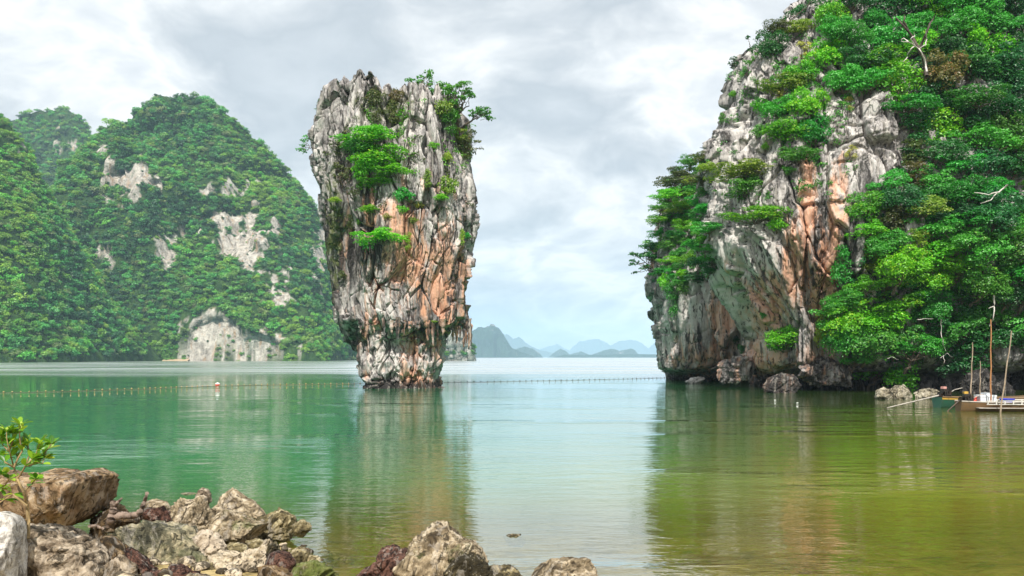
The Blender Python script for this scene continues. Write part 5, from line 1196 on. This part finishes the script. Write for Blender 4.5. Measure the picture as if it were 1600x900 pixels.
# ------------------------------------------------------------------ float lines and buoy
def plain(name, col, rough=.5, metal=0.0, dirt=.25, sc=6.0, dirtc=(.08, .07, .05)):
    m, t = new_mat(name); pos = t.n('ShaderNodeTexCoord').outputs['Object']; n = t.noise(pos, sc, 7, .65); n2 = t.noise(pos, sc * 5, 4, .6)
    c = t.mix(t.math('MULTIPLY', t.map(n, .45, .72), dirt * 2), c4(*col), c4(*dirtc))
    bp = t.n('ShaderNodeBump', {'Height': t.math('ADD', n, t.math('MULTIPLY', n2, .4)), 'Distance': .008})
    t.n('ShaderNodeOutputMaterial', {0: t.n('ShaderNodeBsdfPrincipled', {'Base Color': c, 'Roughness': rough, 'Metallic': metal, 'Normal': bp.outputs[0]}).outputs[0]}); return m
M['orange'] = plain('faded_orange_plastic', (.62, .40, .16), .6); M['blackf'] = plain('dark_plastic', (.06, .05, .045), .6); M['rope'] = plain('wet_rope', (.22, .19, .13), .9)
M['redp'] = plain('red_plastic', (.75, .06, .03), .4); M['whitep'] = plain('white_plastic', (.78, .77, .74), .45, dirt=.12)
D2, F2 = ico(2)
fm = mesh_np('float', D2 * np.array([.060, .052, .05]), F2)
def float_line(pts, n, mat, label, sc):
    pts = [(( x - 800) / F * (EYE * F / (y - HZ)), EYE * F / (y - HZ)) for x, y in pts]
    xs = np.array([p[0] for p in pts]); ys = np.array([p[1] for p in pts]); d = np.concatenate([[0], np.cumsum(np.hypot(np.diff(xs), np.diff(ys)))])
    L = thing('float_line', label, 'float line', (xs[0], ys[0], 0))
    s = np.linspace(0, d[-1], n * 6 + 1); X = np.interp(s, d, xs) - xs[0]; Yq = np.interp(s, d, ys) - ys[0]; Yq = Yq + .12 * np.sin(s * .8)
    V, f = tube([(a, b, .012) for a, b in zip(X, Yq)], [.009] * len(X), 5); link('rope', mesh_np('rope', V, f), M['rope'], L)
    if not fm.materials: fm.materials.append(mat)
    for k in range(0, n * 6 + 1, 6):
        o = link('float', fm, mat, L, (X[k], Yq[k], .05)); o.rotation_euler = (0, 0, math.atan2(ys[-1] - ys[0], xs[-1] - xs[0]) + random.uniform(-.3, .3)); o.scale = (sc * random.uniform(.8, 1.15),) * 3
float_line([(-60, 617), (0, 614), (120, 611), (220, 608), (330, 603.5), (420, 601.5), (500, 600.5), (572, 599.5)], 62, M['orange'], 'line of small faded orange floats strung left of the pillar', .72)
float_line([(668, 598.5), (740, 597), (800, 596), (860, 594.8), (930, 593.5), (990, 592), (1045, 590.5)], 44, M['blackf'], 'line of small dark floats between the pillar and the cliff', .8)
bl = P(340, 602.5, 62.0); by = thing('mooring_buoy', 'round red and white buoy on the float line left of the pillar', 'buoy', (bl[0], 62.0, 0)); by.scale = (.58, .58, .58)
ang = np.linspace(0, 2 * math.pi, 25)[:-1]
def lathe(prof, seg=20):
    V = []; 
    for r, z in prof:
        for s in range(seg): V.append((r * math.cos(2 * math.pi * s / seg), r * math.sin(2 * math.pi * s / seg), z))
    return np.array(V), grid_faces(seg, len(prof), True)
V, f = lathe([(.001, -.12), (.16, -.10), (.26, -.02), (.29, .08), (.28, .20)]); link('red_bottom', mesh_np('red_bottom', V, f), M['redp'], by)
V, f = lathe([(.28, .202), (.25, .28), (.18, .34), (.09, .37), (.05, .38), (.05, .42), (.001, .425)]); link('white_top', mesh_np('white_top', V, f), M['whitep'], by)
for x, y, lb in [(1211, 626, 'left one of two white scraps floating under the cliff'), (1246, 630, 'right and larger white scrap floating under the cliff')]:
    Yw = EYE * F / (y - HZ); D1, F1_ = ico(2); o = link('floating_bottle', mesh_np('floating_bottle', D1 * np.array([.05, .025, .018]) * (1 + .2 * vnoise(D1 * 2, 4)[:, None]), F1_), M['whitep'], loc=((x - 800) / F * Yw, Yw, .02)); tag(o, lb, 'litter', 'white scraps floating on the water')

# ------------------------------------------------------------------ the two longtail boats
M['greenhull'] = plain('green_boat_paint', (.012, .085, .05), .4); M['yellowp'] = plain('yellow_boat_paint', (.55, .33, .05), .45, dirt=.3); M['brownhull'] = plain('brown_boat_wood', (.16, .09, .035), .6, dirt=.3)
M['greywood'] = plain('weathered_grey_wood', (.42, .38, .33), .8, dirt=.3); M['whitewood'] = plain('white_painted_wood', (.62, .60, .55), .6, dirt=.2); M['iron'] = plain('greasy_iron', (.05, .045, .04), .45, .7, dirt=.3, dirtc=(.12, .05, .02))
M['blue'] = plain('blue_plastic', (.02, .05, .55), .35, dirt=.05); M['box'] = plain('pale_foam_box', (.66, .69, .72), .6, dirt=.12, dirtc=(.35, .36, .36)); M['pink'] = plain('faded_pink_cloth', (.60, .30, .26), .9); M['inside'] = plain('boat_inside', (.20, .14, .08), .8)
M['bamboo'] = bark('bamboo_pole', (.20, .14, .09), (.48, .38, .28)); M['orangepole'] = bark('orange_stained_pole', (.30, .12, .05), (.48, .24, .10))
def hull(L, beam, free, mats, parent, stripe=None, sheer=.35):
    n = 26; outer = []; inner = []
    for i in range(n):
        u = i / (n - 1); x = u * L
        w_ = beam / 2 * (math.sin(min(1, .30 + u * 1.15) * math.pi / 2) if u < .6 else math.cos((u - .6) / .4 * math.pi / 2) ** .8 * 1.0) ; w_ = max(w_, .03)
        zg = free + sheer * (max(0, u - .55) / .45) ** 2.2 + .10 * (1 - u) ** 3; zk = -.16 + (zg + .10) * max(0, (u - .8) / .2) ** 2
        outer.append([(x, -w_, zg), (x, -w_ * .97, zg * .80), (x, -w_ * .82, min(zg * .2, zg)), (x, -w_ * .45, zk), (x, w_ * .45, zk), (x, w_ * .82, zg * .2), (x, w_ * .97, zg * .80), (x, w_, zg)])
        inner.append([(x, -w_ + .03, zg - .004), (x, -w_ * .75, zg * .3), (x, -w_ * .35, zk + .06), (x, w_ * .35, zk + .06), (x, w_ * .75, zg * .3), (x, w_ - .03, zg - .004)])
    def strip(rows, k0, k1, flip=False):
        V = np.array([p for r in rows for p in r[k0:k1 + 1]]); m_ = k1 - k0 + 1; f = grid_faces(m_, len(rows)); return V, (f[:, ::-1] if flip else f)
    link('hull', mesh_np('hull', *strip(outer, 1, 6)), mats[0], parent)
    V1, f1 = strip(outer, 0, 1); V2, f2 = strip(outer, 6, 7); V, f = join([(V1, f1), (V2, f2)]); V[:, 1] *= 1.012; link('side_plank', mesh_np('side_plank', V, f), mats[1], parent)
    link('inside', mesh_np('inside', *strip(inner, 0, 5)), M['inside'], parent)
    for sgn in (-1, 1):
        pts = [(r[0][0], sgn * abs(r[0][1]), r[0][2] + .012) for r in outer]; V, f = tube(pts, [.026] * n, 6); link('gunwale', mesh_np('gunwale', V, f), mats[2], parent)
    r0 = outer[0]; V = np.array(r0 + [(0.0, 0, r0[0][2])]); link('transom', mesh_np('transom', V, np.array([(i, i + 1, 8) for i in range(7)]), False), mats[0], parent)
    return outer
def engine(parent, x, z, tipv, cap, s=1.0):
    """car engine on a swivel post with its long propeller shaft"""
    E = bpy.data.objects.new('engine', None)
    V, f = join([box(x - .22 * s, x + .20 * s, -.14 * s, .14 * s, z + .10 * s, z + .34 * s), box(x - .14 * s, x + .12 * s, -.10 * s, .10 * s, z + .34 * s, z + .46 * s), box(x - .30 * s, x - .22 * s, -.09 * s, .09 * s, z + .12 * s, z + .28 * s), box(x - .05, x + .05, -.05, .05, z - .25, z + .10 * s)])
    cyl = [tube([(x - .12 * s + k * .09 * s, -.17 * s, z + .22 * s), (x - .12 * s + k * .09 * s, -.17 * s, z + .40 * s)], [.03 * s, .025 * s], 8) for k in range(4)]
    V, f = join([(V, f)] + cyl); blk = link('engine_block', mesh_np('engine_block', V, f, False), M['iron'], parent)
    V, f = join([box(x - .13 * s, x + .02 * s, -.08 * s, .08 * s, z + .462 * s, z + .55 * s)]); link('engine_cover', mesh_np('engine_cover', V, f, False), cap, parent)
    V, f = tube([(x + .2 * s, 0, z + .28 * s), (x + .55 * s, .05, z + .42 * s), (x + .95 * s, .1, z + .48 * s)], [.02, .018, .015], 6); link('tiller', mesh_np('tiller', V, f), M['greywood'], parent)
    a = Vector((x - .28 * s, 0, z + .2 * s)); b = Vector(tipv); V, f = tube([a, a.lerp(b, .5), b], [.032, .026, .020], 8, .15); link('propeller_shaft', mesh_np('propeller_shaft', V, f), M['greywood'] if tipv[0] < -1.5 else M['iron'], parent)
    d = (b - a).normalized(); bl_ = []
    for k in range(3):
        t_ = k * 2.094; u_ = Vector((0, math.cos(t_), math.sin(t_))); bl_.append((np.array([tuple(b + u_ * .02 - d * .02), tuple(b + u_ * .12 + Vector((.02, 0, .03))), tuple(b + u_ * .13 - Vector((.02, 0, .03))), tuple(b + u_ * .02 + d * .02)]), np.array([(0, 1, 2, 3)])))
    V, f = join(bl_); link('propeller', mesh_np('propeller', V, f, False), M['iron'], parent)
k1 = 35.2 / F
b1o = P(1464, 638, 35.2); boat1 = thing('longtail_boat', 'green longtail boat with a yellow side stripe, its stern nearest the cave', 'boat', (b1o[0], 35.2, 0), 'longtail boats moored under the cliff'); boat1.rotation_euler = (0, 0, R(17))
hull(7.0, 1.25, .32, (M['greenhull'], M['yellowp'], M['brownhull']), boat1)
engine(boat1, .38, .28, (-2.35, .05, .02), M['pink'], 1.0)
for x in (1.3, 2.3, 3.3): V, f = box(x, x + .16, -.5, .5, .22, .25); link('thwart', mesh_np('thwart', V, f, False), M['greywood'], boat1)
b2o = P(1497, 641, 33.0); boat2 = thing('longtail_boat', 'brown longtail boat with a white slatted rail carrying the boxes', 'boat', (b2o[0], 33.0, 0), 'longtail boats moored under the cliff'); boat2.rotation_euler = (0, 0, R(-3))
hull(8.2, 1.3, .26, (M['brownhull'], M['brownhull'], M['greywood']), boat2, sheer=.5)
engine(boat2, .32, .20, (-.55, -.1, -.12), M['yellowp'], .95)
for sgn in (-1, 1):
    V, f = box(.75, 6.2, sgn * .60 - .02, sgn * .60 + .02, .385, .415); link('rail', mesh_np('rail', V, f, False), M['whitewood'], boat2)
    V, f = box(.75, 6.2, sgn * .615 - .015, sgn * .615 + .015, .262, .290); link('rail', mesh_np('rail', V, f, False), M['whitewood'], boat2)
    for k in range(19):
        x = .78 + k * .30; V, f = box(x, x + .04, sgn * .60 - .018, sgn * .60 + .018, .29, .385); link('rail_post', mesh_np('rail_post', V, f, False), M['whitewood'], boat2)
V, f = box(.5, 6.3, -.57, .57, .12, .15); link('deck', mesh_np('deck', V, f, False), M['greywood'], boat2)
def crate(label, x0, x1, y0, y1, Y, dep):
    a = P(x0, y1, Y); b = P(x1, y0, Y); w_ = b[0] - a[0]; h_ = b[2] - a[2]; t = thing('box', label, 'box', (a[0] + w_ / 2, Y + dep / 2, a[2]), 'pale boxes on the brown boat')
    lid = h_ * .16
    V, f = box(-w_ / 2, w_ / 2, -dep / 2, dep / 2, 0, h_ - lid); link('body', mesh_np('body', V, f, False), M['box'], t)
    V, f = box(-w_ / 2 - .012, w_ / 2 + .012, -dep / 2 - .012, dep / 2 + .012, h_ - lid + .003, h_); link('lid', mesh_np('lid', V, f, False), M['box'], t)
crate('left one of the two large pale boxes on the brown boat', 1532, 1544, 617.5, 635, 32.9, .45)
crate('right one of the two large pale boxes on the brown boat', 1545, 1557, 617.5, 635, 32.9, .45)
crate('small pale box on top of the two large boxes', 1539, 1548, 614, 617.4, 32.95, .3)
tb = P(1576, 635, 33.0); V, f = lathe([(.0, .02), (.20, .02), (.235, .20), (.25, .255), (.27, .262), (.27, .28), (.235, .28), (.22, .20), (.19, .05), (.0, .05)], 24)
o = link('tub', mesh_np('tub', V, f), M['blue'], loc=(tb[0], 33.1, tb[2])); tag(o, 'blue plastic tub on the brown boat right of the boxes', 'tub')
rt = P(1520, 634, 33.1); V, f = join([tube([(0, 0, 0), (.05, 0, .12), (.12, 0, .30)], [.07, .085, .03], 10), tube([(.12, 0, .30), (.14, 0, .36)], [.03, .028], 8)]); o = link('canister', mesh_np('canister', V, f), M['redp'], loc=(rt[0], 33.1, rt[2])); tag(o, 'red canister tilted beside the engine of the brown boat', 'canister'); 
rt = P(1528, 634, 33.1); V, f = lathe([(.0, 0), (.10, 0), (.11, .10), (.09, .12), (.03, .15), (.0, .155)], 14); o = link('bucket', mesh_np('bucket', V, f), M['redp'], loc=(rt[0], 33.15, rt[2])); tag(o, 'low red bucket between the canister and the pale boxes', 'bucket')
def pole(label, x0, y0, x1, y1, Y, r, mat2=None):
    a = np.array(P(x0, y0, Y)); b = np.array(P(x1, y1, Y)); a[2] = min(a[2], -.5) if y0 > 636 else a[2]
    n = 9; pts = [a + (b - a) * i / n + np.array([.012 * math.sin(i * 1.9), 0, 0]) - a for i in range(n + 1)]
    V, f = tube(pts, [r * (1 - .4 * i / n) for i in range(n + 1)], 8, .25, int(x0)); o = link('pole', mesh_np('pole', V, f), M[mat2 or 'bamboo']); o.location = tuple(a); tag(o, label, 'pole', 'poles standing by the boats')
pole('upright pole just left of the pale boxes', 1516, 634, 1520, 535, 34.0, .030)
pole('shortest thin pole standing behind the pale boxes', 1531, 622, 1532, 564, 38.5, .026)
pole('tallest reddish pole rising in front of the pale boxes', 1548, 634, 1548.5, 499, 32.6, .030, 'orangepole')
pole('leaning pole with an orange stained foot right of the boxes', 1560, 646, 1581, 517, 32.0, .032)
# ------------------------------------------------------------------ haze over the bay
m = bpy.data.materials.new('haze'); m.use_nodes = True; t = NT(m.node_tree)
pv = t.n('ShaderNodeVolumePrincipled', {'Color': c4(.58, .78, 1.0), 'Density': 0.00018, 'Anisotropy': 0.0})
try: pv.inputs['Density Attribute'].default_value = ''
except Exception: pass
ou = t.n('ShaderNodeOutputMaterial'); t.t.links.new(pv.outputs[0], ou.inputs['Volume'])
try: m.cycles.homogeneous_volume = True
except Exception: pass
V, f = box(-9800, 9800, -200, 10100, -6, 330)
hz = link('haze', mesh_np('haze', V, f, False), m); tag(hz, 'pale blue sea haze filling the bay', kind='stuff')
